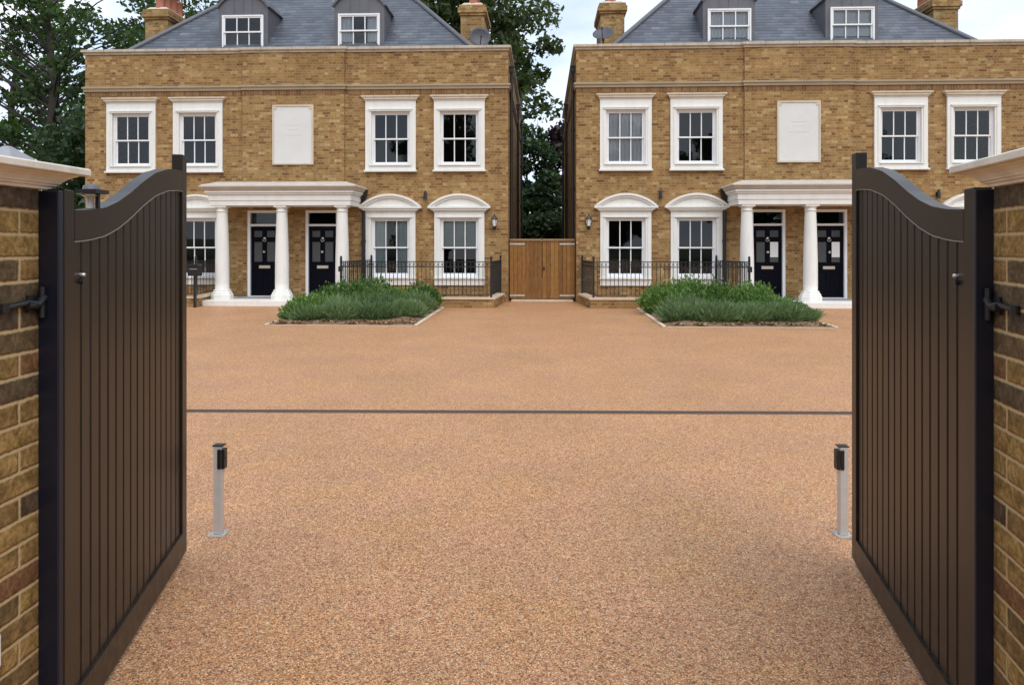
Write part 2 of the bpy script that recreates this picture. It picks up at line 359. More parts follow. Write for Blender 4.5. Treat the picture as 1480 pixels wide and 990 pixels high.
def frange(a, b, st):
    n = max(1, int(round((b-a)/st))); return [a+(b-a)*i/n for i in range(n+1)]
def wall_xz(mb, x0, x1, z0, z1, y, holes, depth=.14):
    """front wall sheet at y (facing -y) with rectangular holes and their reveals"""
    xs = sorted({x0, x1} | {h[i] for h in holes for i in (0, 1)}); zs = sorted({z0, z1} | {h[i] for h in holes for i in (2, 3)})
    for a, c in zip(xs, xs[1:]):
        for p, q in zip(zs, zs[1:]):
            mx_, mz = (a+c)/2, (p+q)/2
            if any(h[0] < mx_ < h[1] and h[2] < mz < h[3] for h in holes): continue
            mb.quad((a, y, p), (c, y, p), (c, y, q), (a, y, q))
    for a, c, p, q in holes:
        Y = y+depth
        mb.quad((a, y, p), (a, y, q), (a, Y, q), (a, Y, p)); mb.quad((c, y, q), (c, y, p), (c, Y, p), (c, Y, q))
        mb.quad((a, y, q), (c, y, q), (c, Y, q), (a, Y, q)); mb.quad((c, y, p), (a, y, p), (a, Y, p), (c, Y, p))

# ------------------------------------------------------------------ ground
mb = MB(); mb.quad((-700, -700, -.03), (700, -700, -.03), (700, 700, -.03), (-700, 700, -.03))
tag(mb.build('ground', GND), kind='structure')
mb = MB(); mb.quad((-17, -9, 0), (17, -9, 0), (17, 34, 0), (-17, 34, 0))
tag(mb.build('driveway', GRAV), kind='structure')

# ------------------------------------------------------------------ houses
HW, HD = 6.13, 11.4
PR = random.Random(12)     # old panes never sit quite flat
SP = .055    # stone projection
def sash(parent, cx, z0, z1, w, y, rows=(1, 1), blind=None, thin=.028, split=.5):
    """white sash box in an opening of width w, z0..z1; two sashes, three lights wide"""
    x0, x1 = cx-w/2, cx+w/2
    mb = MB(); f = .045
    mb.box(x0, x0+f, y, y+.10, z0, z1); mb.box(x1-f, x1, y, y+.10, z0, z1); mb.box(x0+f, x1-f, y, y+.10, z1-f, z1); mb.box(x0+f, x1-f, y-.03, y+.10, z0, z0+.055)
    zm = z0+(z1-z0)*split; st = .042
    for a, c, yy in ((zm-.02, z1-f, y+.02), (z0+.055, zm+.02, y+.055)):
        mb.box(x0+f, x0+f+st, yy, yy+.034, a, c); mb.box(x1-f-st, x1-f, yy, yy+.034, a, c)
        mb.box(x0+f+st, x1-f-st, yy, yy+.034, c-.04, c); mb.box(x0+f+st, x1-f-st, yy, yy+.034, a, a+.042 if yy == y+.02 else a+.06)
        gw = (x1-x0-2*f-2*st)/3
        for k in (1, 2):
            xx = x0+f+st+gw*k; mb.box(xx-thin/2, xx+thin/2, yy+.002, yy+.032, a+.03, c-.03)
    fr_ = mb.build('sash_frame', WHITE, parent)
    g = MB()
    for a, c, yy in ((zm-.01, z1-f-.01, y+.037), (z0+.065, zm+.01, y+.072)):
        tx, tz = PR.uniform(-.007, .007), PR.uniform(-.007, .007)
        g.quad((x0+f+.01, yy-tx-tz, a), (x1-f-.01, yy+tx-tz, a), (x1-f-.01, yy+tx+tz, c), (x0+f+.01, yy-tx+tz, c))
    g.build('pane', GLASS, parent)
    if blind:
        kind, frac, mt = blind
        b = MB(); yb = y+.125
        if kind == 'blind':
            zt = z1-.02; zb = z1-(z1-z0)*frac
            b.box(x0+.05, x1-.05, yb, yb+.01, zb, zt); b.build('blind', mt, parent)
        elif kind == 'curtain_sky_sheet':  # folded cloth; behind some panes it imitates reflected sky
            for sgn in (-1, 1):
                n = 26; wd = w*frac
                pts = []
                for i in range(n+1):
                    t = i/n; xx = (x0+.02+wd*t) if sgn < 0 else (x1-.02-wd*t)
                    pts.append((xx, yb+.018*math.sin(t*wd/.11*6.28)))
                for (xa, ya), (xb, yb2) in zip(pts, pts[1:]): b.quad((xa, ya, z0), (xb, yb2, z0), (xb, yb2, z1), (xa, ya, z1))
            b.build('curtain_sky_sheet', mt, parent)

def upper_window(root, cx, blind=None):
    mb = MB(); P0 = -SP
    mb.box(cx-.72, cx-.55, P0, .10, 3.86, 5.40); mb.box(cx+.55, cx+.72, P0, .10, 3.86, 5.40)          # jambs
    mb.box(cx-.72, cx+.72, P0, .10, 5.402, 5.70)                                                       # frieze
    mb.box(cx-.60, cx+.60, P0-.03, P0-.001, 5.41, 5.445); mb.box(cx-.63, cx+.63, P0-.045, P0-.001, 5.447, 5.475)
    for s in (-1, 1): mb.box(*sorted((cx+s*.60, cx+s*.63)), P0-.02, P0-.001, 3.90, 5.405)
    mb.box(cx-.72, cx+.72, P0-.012, .10, 3.74, 3.858); mb.box(cx-.75, cx+.75, P0-.06, P0+.05, 3.69, 3.738)  # sill
    mb.box(cx-.60, cx+.60, P0-.05, P0+.03, 3.861, 3.885)
    mb.box(cx-.74, cx+.74, P0-.02, .03, 5.702, 5.735)
    win = mb.build('window', WST, root)
    mb = MB(); mb.prism([(cx-.75, 5.737), (cx+.75, 5.737), (cx+.81, 5.80), (cx-.81, 5.80)], P0-.06, -.001)
    mb.box(cx-.825, cx+.825, P0-.08, -.001, 5.802, 5.845)
    mb.build('cornice', STONE, win)
    sash(win, cx, 3.861, 5.401, 1.10, .03, blind=blind)
def lower_window(root, cx, blind=None):
    mb = MB(); P0 = -SP
    for s in (-1, 1):
        mb.box(*sorted((cx+s*.55, cx+s*.71)), P0, .10, .70, 2.38)
        mb.box(*sorted((cx+s*.60, cx+s*.63)), P0-.02, P0-.001, .72, 2.385)
    mb.box(cx-.71, cx+.71, P0, .10, 2.382, 2.55)
    mb.box(cx-.63, cx+.63, P0-.04, P0-.001, 2.39, 2.43)
    mb.box(cx-.71, cx+.71, P0, .10, .48, .66); mb.box(cx-.73, cx+.73, P0-.05, .10, .662, .698)
    mb.box(cx-.74, cx+.74, P0-.03, -.001, 2.552, 2.59)
    mb.prism([(cx-.76, 2.592), (cx+.76, 2.592), (cx+.86, 2.65), (cx-.86, 2.65)], P0-.08, -.001)
    mb.box(cx-.885, cx+.885, P0-.12, -.001, 2.652, 2.70)
    # segmental pediment
    def arc(hw, z0, rise, n=20):
        Rr = (hw*hw+rise*rise)/(2*rise); a = math.asin(hw/Rr)
        return [(cx+Rr*math.sin(-a+2*a*i/n), z0+rise-Rr+Rr*math.cos(-a+2*a*i/n)) for i in range(n+1)]
    ou, md, inn = arc(.885, 2.702, .36), arc(.80, 2.702, .30), arc(.70, 2.702, .235)
    for A, B, pr in ((ou, md, .12), (md, inn, .07)):
        for i in range(len(A)-1): mb.prism([A[i], A[i+1], B[i+1], B[i]], P0-pr, -.001)
    mb.prism(arc(.69, 2.702, .232)[::-1], P0-.02, -.001)
    win = mb.build('window', WST, root)
    sash(win, cx, .70, 2.38, 1.10, .03, blind=blind)

def door(root, cx, mirror=1, notice=False, number=None):
    y = -.06
    mb = MB()
    for s in (-1, 1): mb.box(*sorted((cx+s*.40, cx+s*.475)), y-.03, y+.12, .14, 2.60)
    mb.box(cx-.40, cx+.40, y-.03, y+.12, 2.53, 2.60); mb.box(cx-.40, cx+.40, y-.025, y+.10, 2.15, 2.21); mb.box(cx-.40, cx+.40, y-.02, y+.12, .14, .165)
    fr_ = mb.build('door_frame', WHITE, root)
    g = MB(); g.quad((cx-.40, y+.05, 2.21), (cx+.40, y+.05, 2.21), (cx+.40, y+.05, 2.53), (cx-.40, y+.05, 2.53)); g.build('transom_pane', GLASS, fr_)
    if number:
        cu = bpy.data.curves.new('house_number', 'FONT'); cu.body = number; cu.size = .16; cu.extrude = .003; cu.align_x = 'CENTER'
        tmp = bpy.data.objects.new('tmp', cu); COL.objects.link(tmp)
        me = bpy.data.meshes.new_from_object(tmp.evaluated_get(bpy.context.evaluated_depsgraph_get())); bpy.data.objects.remove(tmp)
        me.materials.append(BRASS)
        no = bpy.data.objects.new('house_number', me); COL.objects.link(no); no.parent = fr_; no.rotation_euler = (R(90), 0, 0); no.location = (cx+mirror*.12, y+.04, 2.30)
    # leaf with six panels
    mb = MB(); ly = y+.04
    mb.box(cx-.395, cx+.395, ly, ly+.045, .17, 2.145)
    def frame(x0, x1, z0, z1, t=.022):
        mb.box(x0-t, x1+t, ly-.012, ly-.001, z0-t, z0); mb.box(x0-t, x1+t, ly-.012, ly-.001, z1, z1+t)
        mb.box(x0-t, x0, ly-.012, ly-.001, z0, z1); mb.box(x1, x1+t, ly-.012, ly-.001, z0, z1)
    P = [(-.30, -.07), (.07, .30)]
    for a, c in P:
        for z0, z1 in ((1.84, 2.02), (1.14, 1.70), (.34, .86)): frame(cx+a, cx+c, z0, z1)
    leaf = mb.build('door_leaf', DOORM, fr_)
    g = MB()
    for a, c in P:
        for z0, z1 in ((1.84, 2.02), (1.14, 1.70)): g.box(cx+a, cx+c, ly-.006, ly-.001, z0, z1)
    g.build('glazed_panel', FROST, fr_)
    k = MB(); k.box(cx-.16, cx+.16, ly-.022, ly-.002, .95, 1.03); k.build('letter_plate', BRASS, fr_)
    k = MB(); k.tube([(cx, ly-.002, 1.80), (cx, ly-.03, 1.81), (cx, ly-.03, 1.81)], .035, 12)
    k.tube([(cx+.05*math.cos(a), ly-.03, 1.77+.055*math.sin(a)) for a in frange(-math.pi, 0, .4)], .009, 6); k.build('door_knocker', BRASS, fr_)
    k = MB(); k.tube([(cx, ly-.002, 1.42), (cx, ly-.04, 1.42), (cx, ly-.05, 1.42)], [.018, .018, .038], 12); k.tube([(cx, ly-.05, 1.42), (cx, ly-.075, 1.42)], [.04, .03], 12); k.build('door_knob', CHROME, fr_)
    if notice:
        k = MB(); k.box(cx+.075, cx+.29, ly-.02, ly-.013, 1.28, 1.70); k.build('paper_notice', PAPER, fr_)

def chimney(root, cx, y0, y1, zt, mirror, npots=4):
    mb = MB(); x0, x1 = cx-.36, cx+.36
    mb.loft_rect(x0, x1, y0, y1, [(0, 7.0), (0, zt-.42)], False)
    mb.loft_rect(x0, x1, y0, y1, [(0, zt-.42), (.04, zt-.42), (.04, zt-.345), (.08, zt-.345), (.08, zt-.19), (.045, zt-.19), (.045, zt-.10)], False)
    mb.quad((x0-.045, y0-.045, zt-.10), (x1+.045, y0-.045, zt-.10), (x1+.045, y1+.045, zt-.10), (x0-.045, y1+.045, zt-.10))
    ch = mb.build('chimney', BR, root)
    mb = MB(); mb.loft_rect(x0, x1, y0, y1, [(.0, zt-.098), (-.10, zt)], True); mb.build('flaunching', STONE, ch)
    mb = MB()   # stepped lead flashing at the foot
    for s, xx in ((-1, x0-.004), (1, x1+.004)):
        for k in range(6): mb.quad((xx, y0+k*(y1-y0)/6, 7.1), (xx, y0+(k+1)*(y1-y0)/6, 7.1), (xx, y0+(k+1)*(y1-y0)/6, 7.75+.16*k), (xx, y0+k*(y1-y0)/6, 7.75+.16*k))
    mb.quad((x0, y0-.004, 7.1), (x1, y0-.004, 7.1), (x1, y0-.004, 7.7), (x0, y0-.004, 7.7))
    mb.build('lead_flashing', LEAD, ch)
    for k in range(npots):
        yy = y0+.2+(y1-y0-.4)*k/(npots-1)
        m = MB(); m.lathe([(.13, zt-.05), (.135, zt+.02), (.115, zt+.05), (.105, zt+.5), (.13, zt+.52), (.13, zt+.57), (.10, zt+.575), (.09, zt+.4)], cx-.1*mirror*0, yy, 16)
        m.build('chimney_pot', TERRA, ch)

def dormer(root, cx, blind=None):
    yf = .6; hw = .74
    def arcp(h, z0, rise, n=14):
        Rr = (h*h+rise*rise)/(2*rise); a = math.asin(h/Rr)
        return [(cx+Rr*math.sin(-a+2*a*i/n), z0+rise-Rr+Rr*math.cos(-a+2*a*i/n)) for i in range(n+1)]
    mb = MB()
    # front: jambs and arched head round the window opening
    zo0, zo1, ho = 7.12, 8.39, .62
    mb.box(cx-hw, cx-ho, yf, yf+.12, 7.0, zo1); mb.box(cx+ho, cx+hw, yf, yf+.12, 7.0, zo1)
    A = arcp(hw, 8.62, .40)
    mb.prism([(cx-hw, zo1), (cx+hw, zo1)] + A[::-1], yf, yf+.12)
    # cheeks
    for s in (-1, 1):
        x = cx+s*hw; xi = cx+s*(hw-.05)
        a, c = sorted((x, xi))
        mb.box(a, c, yf+.121, 2.2, 7.3, 8.62)
    dm = mb.build('dormer', LEAD, root)
    mb = MB()   # barrel roof, a shade wider, with rolled edge
    O = arcp(hw+.07, 8.62, .44); I = arcp(hw+.01, 8.60, .41)
    for i in range(len(O)-1): mb.prism([O[i], O[i+1], I[i+1], I[i]], yf-.07, 2.6)
    for yy in (.9, 1.5, 2.1):
        for i in range(len(O)-1): mb.prism([(O[i][0], O[i][1]+.025), (O[i+1][0], O[i+1][1]+.025), O[i+1], O[i]], yy, yy+.04)
    mb.build('dormer_roof', LEAD, dm)
    mb = MB()
    for xx in (-.27, .0, .27): mb.box(cx+xx-.012, cx+xx+.012, yf-.012, yf-.001, zo1+.01, 8.62+.36-abs(xx)*.35)
    mb.build('lead_seam', LEAD, dm)
    sash(dm, cx, 7.14, 8.38, 1.23, .54, blind=blind, thin=.03, split=.60)
    return dm

def house(X, label, mirror, specs, nums, notice):
    root = empty('semi_detached_house', (X, 20.3, 0), label=label, cat='house', group='pair of matching brick semi-detached houses')
    up = [-4.75, -2.79, 2.79, 4.75]
    mb = MB()
    uh = [(c-.56, c+.56, 3.85, 5.41) for c in up]; lh = [(c-.56, c+.56, .65, 2.39) for c in up]
    def sel(a, c, hs): return [h for h in hs if a < h[0] and h[1] < c]
    for a, c in ((-HW, -1.47), (1.47, HW)): wall_xz(mb, a, c, -.02, 7.12, 0, sel(a, c, uh+lh), .10)
    wall_xz(mb, -1.47, 1.47, -.02, 7.12, -.06, [(-.84-.475, -.84+.475, .14, 2.60), (.84-.475, .84+.475, .14, 2.60)], .16)
    for s in (-1, 1): mb.quad((s*1.47, -.06, -.02), (s*1.47, 0, -.02), (s*1.47, 0, 7.12), (s*1.47, -.06, 7.12))
    for s in (-1, 1): mb.quad((s*HW, 0, -.02), (s*HW, HD, -.02), (s*HW, HD, 7.12), (s*HW, 0, 7.12))
    mb.quad((-HW, HD, -.02), (HW, HD, -.02), (HW, HD, 7.12), (-HW, HD, 7.12))
    # inner faces of the parapet
    mb.quad((-HW+.25, .25, 6.9), (HW-.25, .25, 6.9), (HW-.25, .25, 7.12), (-HW+.25, .25, 7.12))
    for s in (-1, 1): mb.quad((s*(HW-.25), .25, 6.9), (s*(HW-.25), HD-.25, 6.9), (s*(HW-.25), HD-.25, 7.12), (s*(HW-.25), .25, 7.12))
    wall = mb.build('brick_wall', BR, root)
    # soldier course below the string course
    mb = MB()
    for a, c, y in ((-HW-.004, -1.478, -.006), (-1.476, 1.476, -.066), (1.478, HW+.004, -.006)): mb.box(a, c, y, y+.02, 5.90, 6.03)
    mb.build('soldier_course', BRR, root)
    def band(name, mat, prof, z0):
        m = MB()
        # front left, bay, front right, sides and back as one mitred run
        for (o0, a), (o1, c) in zip(prof, prof[1:]):
            def run(o): return [(-HW-o, HD+o), (-HW-o, -o), (-1.47-o, -o), (-1.47-o, -.06-o), (1.47+o, -.06-o), (1.47+o, -o), (HW+o, -o), (HW+o, HD+o)]
            p, q = run(o0), run(o1)
            for i in range(8):
                j = (i+1) % 8; m.quad((*p[i], a), (*p[j], a), (*q[j], c), (*q[i], c))
        return m.build(name, mat, root)
    band('string_course', STRG, [(0, 6.035), (.035, 6.035), (.04, 6.10), (.07, 6.12), (.07, 6.165), (.0, 6.185)], 0)
    cp = band('coping', COPM, [(0, 7.10), (.03, 7.10), (.035, 7.14), (.07, 7.165), (.085, 7.17), (.085, 7.235), (.0, 7.262), (-.15, 7.272), (-.29, 7.255), (-.29, 7.12), (-.25, 7.12)], 0)
    for xx in frange(-HW+.6, HW-.6, .9):
        yy = -.06 if abs(xx) < 1.5 else 0
        mb = MB(); mb.box(xx-.006, xx+.006, yy-.088, yy-.08, 7.165, 7.24); mb.build('coping_joint', LEAD, cp)
    mb = MB(); mb.quad((-HW+.2, .2, 6.95), (HW-.2, .2, 6.95), (HW-.2, HD-.2, 6.95), (-HW+.2, HD-.2, 6.95)); mb.build('flat_roof', FLAT, root)
    # hipped slate roof with a lead flat on top
    W, y0, p, t = 5.35, .10, 1.04, 4.0
    y1 = HD-.5; z0, z1 = 6.99, 6.99+p*t
    A = [(-W, y0, z0), (W, y0, z0), (W, y1, z0), (-W, y1, z0)]; B = [(-W+t, y0+t, z1), (W-t, y0+t, z1), (W-t, y1-t, z1), (-W+t, y1-t, z1)]
    mb = MB()
    for i in range(4): j = (i+1) % 4; mb.quad(A[i], A[j], B[j], B[i])
    rf = mb.build('slate_roof', SLATE, root)
    mb = MB(); mb.box(-W+t, W-t, y0+t, y1-t, z1-.02, z1+.03); mb.build('lead_flat', LEAD, rf)
    for i in range(4):
        m = MB(); a, c = Vector(A[i]), Vector(B[i]); up_ = Vector((0, 0, .02))
        m.tube([a+up_, a.lerp(c, .5)+up_, c+up_], .075, 8); m.build('hip_tiles', LEAD, rf)
    chimney(root, -4.95, 1.7, 3.3, 9.06, mirror); chimney(root, 4.95, 1.7, 3.3, 9.06, mirror)
    dormer(root, -1.73, specs.get('d0')); dormer(root, 1.73, specs.get('d1'))
    for i, c in enumerate(up):
        upper_window(root, c, specs.get('u%d' % i)); lower_window(root, c, specs.get('l%d' % i))
    # plaque
    mb = MB(); y = -.06
    mb.box(-.59, .59, y-.035, y-.001, 3.90, 5.60)
    pl = mb.build('stone_plaque', PLQ, root)
    mb = MB()
    for a, c, p_, q in ((-.59, .59, 3.90, 3.945), (-.59, .59, 5.555, 5.60), (-.59, -.545, 3.946, 5.554), (.545, .59, 3.946, 5.554)): mb.box(a, c, y-.055, y-.036, p_, q)
    for s in (-1, 1): mb.box(*sorted((s*.47, s*.543)), y-.05, y-.036, 5.48, 5.553)
    mb.build('plaque_border', STONE, pl)
    mb = MB()
    for z_, w_ in ((5.02, .20), (4.90, .13), (4.74, .29)): mb.box(-w_, w_, y-.0385, y-.036, z_, z_+.03)
    mb.build('worn_relief', PLQ, pl)
    # portico
    mb = MB(); yc = -.95
    mb.box(-1.93, 1.93, yc-.19, -.061, 2.69, 2.82); mb.box(-1.95, 1.95, yc-.21, -.061, 2.822, 2.98); mb.box(-1.99, 1.99, yc-.25, -.061, 2.982, 3.03)
    mb.box(-2.03, 2.03, yc-.29, -.061, 3.032, 3.08)
    pt = mb.build('portico', WST, root)
    mb = MB(); mb.loft_rect(-1.93, 1.93, yc-.19, -.14, [(.11, 3.082), (.13, 3.10), (.18, 3.17), (.20, 3.18), (.20, 3.21), (.16, 3.24), (-.15, 3.34)])
    # keep the back of the roof outside the wall
    mb.v = [(x, min(yv, -.062), z) for x, yv, z in mb.v]
    mb.build('portico_roof', LEADR, pt)
    for cx in (-1.66, 0, 1.66):
        m = MB()
        prof = [(.182, .42), (.184, .60), (.180, 1.2), (.167, 1.8), (.143, 2.48), (.141, 2.52), (.156, 2.53), (.156, 2.555), (.142, 2.56), (.142, 2.60), (.175, 2.635), (.18, 2.64)]
        m.lathe([(.19, .415)]+prof, cx, yc, 28)
        m.box(cx-.175, cx+.175, yc-.175, yc+.175, 2.642, 2.688)
        m.lathe([(.29, .141), (.29, .26), (.27, .28), (.255, .33), (.225, .36), (.225, .385), (.205, .41), (.18, .42)], cx, yc, 8, False, math.pi/8)
        m.build('column', WST, pt)
    mb = MB()       # white portico ceiling soffit and pilasters are omitted: plain wall behind
    mb.box(-1.98, 1.98, -1.50, -.062, -.01, .14)
    st = mb.build('entrance_step', WST, root, bevel=.008)
    mb = MB(); mb.box(-1.55, 1.55, -.82, -.10, .141, .147); mb.build('door_mat_paving', plain_cache('grey_paving', (.34, .33, .36)), st)
    door(root, -.84, 1, notice, nums[0]); door(root, .84, -1, notice, nums[1])
    # downpipe beside the portico with hopper
    s = mirror
    x = s*1.93+0
    px = s*1.87
    def downpipe(px, py, zt, hop=.09, r=.035):
        m = MB(); m.tube([(px, py, zt-.25), (px, py, .02)], r, 10)
        for zz in (.6, 1.7, 3.2, 4.9):
            if zz < zt-.4: m.tube([(px, py, zz), (px, py, zz+.06)], r*1.35, 10)
        d = m.build('downpipe', PIPE, root)
        m = MB(); m.loft_rect(px-hop, px+hop, py-hop*.8, py+hop*.8, [(-hop*.55, zt-.27), (-.01, zt-.12), (-.01, zt), (.012, zt), (.012, zt+.03)]); m.build('rain_hopper', PIPE, d)
    downpipe(s*2.03, -.08, 3.14, .10, .048)
    # gap-side pipes
    for yy in (.55, 6.3, 10.6): downpipe(s*(HW+.07), yy, 6.75, .075, .045)
    # rooms seen through the glass
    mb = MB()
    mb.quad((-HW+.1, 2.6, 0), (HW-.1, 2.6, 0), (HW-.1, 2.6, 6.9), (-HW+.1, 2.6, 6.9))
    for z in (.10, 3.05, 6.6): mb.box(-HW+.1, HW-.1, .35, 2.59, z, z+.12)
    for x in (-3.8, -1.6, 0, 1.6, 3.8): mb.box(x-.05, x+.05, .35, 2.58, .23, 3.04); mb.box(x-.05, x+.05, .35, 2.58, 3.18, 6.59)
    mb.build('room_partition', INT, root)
    return root
_pc = {}
def plain_cache(n, c):
    if n not in _pc: _pc[n] = plain(n, c, .7, .12, 4)
    return _pc[n]

house(-7.09, 'left pair of yellow brick houses, beside the tall dark trees', 1,
      dict(d1=('curtain_sky_sheet', .3, CURT_SKY), u3=None, l2=('curtain_sky_sheet', .36, BLIND), l3=('blind', .52, BLIND)), (None, None), False)  # dormer sheet imitates sky reflected in its pane; ground-floor cloth is real
house(7.09, 'right pair of yellow brick houses, with white paper notices on its two doors', -1,
      dict(d0=('curtain_sky_sheet', .49, CURT_SKY), d1=('blind', .9, CURT_SKY), u0=('curtain_sky_sheet', .49, CURT_SKY)), (None, None), True)  # pale cloth here mixes curtain with painted-in sky reflection

# ------------------------------------------------------------------ satellite dishes
def dish(X, Y, Z, tilt, rz, label):
    root = empty('satellite_dish', (X, Y, 6.95), 0, label, 'satellite dish', 'satellite dishes on the roofs')
    zc = Z-6.95
    m = MB(); m.tube([(0, .25, 0), (0, .25, zc-.25), (0, .1, zc-.05)], .022, 8); m.build('mast', BLK, root)
    m = MB(); Mt = Matrix.Translation((0, 0, zc)) @ Matrix.Rotation(rz, 4, 'Z') @ Matrix.Rotation(tilt, 4, 'X')
    rings = []
    for k in range(7):
        r_ = .31*(k/6)+.002; d = .22*(r_/.31)**2*.35
        rings.append([tuple(Mt @ Vector((r_*math.cos(a), -d, r_*.9*math.sin(a)))) for a in [2*math.pi*i/28 for i in range(28)]])
    back = [[tuple(Vector(v)+(Mt.to_3x3() @ Vector((0, .012, 0)))) for v in r_] for r_ in rings[::-1]]
    m.rings(rings+back, True, False); m.build('dish_bowl', DISH, root)
    m = MB(); a = Mt @ Vector((0, 0, -.27)); bb = Mt @ Vector((0, -.34, -.12)); m.tube([a, bb], .012, 6); m.tube([bb, bb+(Mt.to_3x3() @ Vector((0, .07, .03)))], [.03, .022], 10); m.build('receiver_arm', BLK, root)
dish(-1.82, 20.95, 7.66, R(-8), R(12), 'dark dish by the short chimney at the inner end of the left roof')
dish(1.78, 20.95, 7.68, R(-42), R(-14), 'upturned dark dish by the inner chimney of the right house against the sky')

# ------------------------------------------------------------------ wall lanterns and little spot lamps
def lantern(X, label):
    root = empty('wall_lantern', (X, 20.3, 2.03), 0, label, 'wall lantern', 'lanterns at the inner corners of the houses')
    m = MB(); m.box(-.04, .04, -.03, -.001, .05, .30); m.tube([(0, -.02, .10), (0, -.10, .03), (0, -.14, .06)], .012, 6); m.tube([(0, -.02, .26), (0, -.09, .30), (0, -.14, .31)], .010, 6); m.build('bracket', BLK, root)
    m = MB(); m.lathe([(.012, .0), (.03, .03), (.05, .10), (.052, .115)], 0, -.14, 6, False); m.build('lamp_base', BLK, root)
    m = MB(); m.lathe([(.048, .116), (.075, .30)], 0, -.14, 6, False); m.build('lamp_glass', ROOM, root)
    m = MB(); m.lathe([(.095, .301), (.085, .33), (.05, .38), (.02, .41), (.022, .43), (.006, .47)], 0, -.14, 6, False)
    for k in range(6):
        a = 2*math.pi*k/6; m.tube([(.05*math.cos(a), -.14+.05*math.sin(a), .116), (.077*math.cos(a), -.14+.077*math.sin(a), .30)], .006, 4)
    m.build('lamp_top', BLK, root)
lantern(-1.34, 'black lantern on the left house wall next to the timber gate')
lantern(1.30, 'black lantern on the right house wall next to the timber gate')
for i, (x, lab) in enumerate(((-3.30, 'small black spot lamp between the arched windows of the left house'),
                              (3.30, 'small black spot lamp between the arched windows left of the right portico'),
                              (10.87, 'small black spot lamp above the right gate, between half-hidden arched windows'))):
    root = empty('spot_lamp', (x, 20.3, 2.88), 0, lab, 'spot lamp', 'small spot lamps between arched windows')
    m = MB(); m.box(-.03, .03, -.02, -.001, .08, .20); m.tube([(0, -.015, .14), (0, -.07, .15)], .012, 6); m.build('bracket', BLK, root)
    m = MB(); m.tube([(0, -.09, .27), (0, -.09, .20), (0, -.09, .10), (0, -.09, .02)], [.022, .042, .045, .055], 12); m.build('lamp_body', BLK, root)

# ------------------------------------------------------------------ timber side gate between the houses
tg = empty('timber_side_gate', (0, 20.62, 0), 0, 'wide double gate of orange-brown vertical boards closing the gap between the houses', 'side gate')
rnd = random.Random(4)
for s in (-1, 1):
    m = MB(); x0, x1 = sorted((s*.006, s*.93)); n = 8; bw = (x1-x0)/n
    for k in range(n): m.box(x0+k*bw+.004, x0+(k+1)*bw-.004, rnd.uniform(-.004, .004), .022, .09, 1.735)
    m.box(x0, x1, .023, .07, .25, .37); m.box(x0, x1, .023, .07, 1.5, 1.62)
    lf = m.build('board_leaf', TIMB, tg)
    m = MB(); m.box(x0, x1, -.03, .05, 1.737, 1.79); m.build('capping_rail', plain_cache('weathered_timber', (.30, .20, .10)), lf)
    for zz in (.15, 1.62):
        m = MB(); a, c = sorted((s*.925, s*.50)); m.box(a, c, -.014, -.006, zz, zz+.045); m.tube([(s*.915, -.02, zz-.01), (s*.915, -.02, zz+.055)], .014, 8); m.build('strap_hinge', ALU, lf)
m = MB(); m.tube([(.05, -.02, .95), (.05, -.04, .95), (.05, -.04, .95)], .03, 10); m.tube([(.05, -.045, .90), (.05, -.045, 1.0)], .01, 6); m.build('ring_latch', BLK, tg)
m = MB(); m.box(-.88, .88, -.22, .1, .002, .055); tag(m.build('threshold_stone', KERB, None, (0, 20.62, 0), .008), 'pale stone threshold strip at the foot of the timber gate', 'threshold')

# ------------------------------------------------------------------ railings on dwarf walls
YR = 18.6
def dwarf(pts, label, group='dwarf brick walls under the railings'):
    root = empty('dwarf_wall', (0, 0, 0), 0, label, 'low wall', group)
    def ribbon(m, w, z0, z1):
        P = [Vector((*p, 0)) for p in pts]; L_, R_ = [], []
        for i, p in enumerate(P):
            a = (P[i]-P[i-1]).normalized() if i else (P[1]-P[0]).normalized(); c = (P[i+1]-P[i]).normalized() if i < len(P)-1 else a
            n1, n2 = Vector((-a.y, a.x, 0)), Vector((-c.y, c.x, 0)); n = (n1+n2).normalized(); k = w/max(.4, n.dot(n1))
            L_.append(p+n*k); R_.append(p-n*k)
        for i in range(len(P)-1):
            q = [R_[i], R_[i+1], L_[i+1], L_[i]]
            m.add([(v.x, v.y, z0) for v in q]+[(v.x, v.y, z1) for v in q], [(3, 2, 1, 0), (4, 5, 6, 7), (0, 1, 5, 4), (2, 3, 7, 6), (1, 2, 6, 5), (3, 0, 4, 7)])
    m = MB(); ribbon(m, .10, -.01, .22); m.build('brickwork', BR, root)
    m = MB(); ribbon(m, .125, .221, .27); m.build('coping', KERB, root)
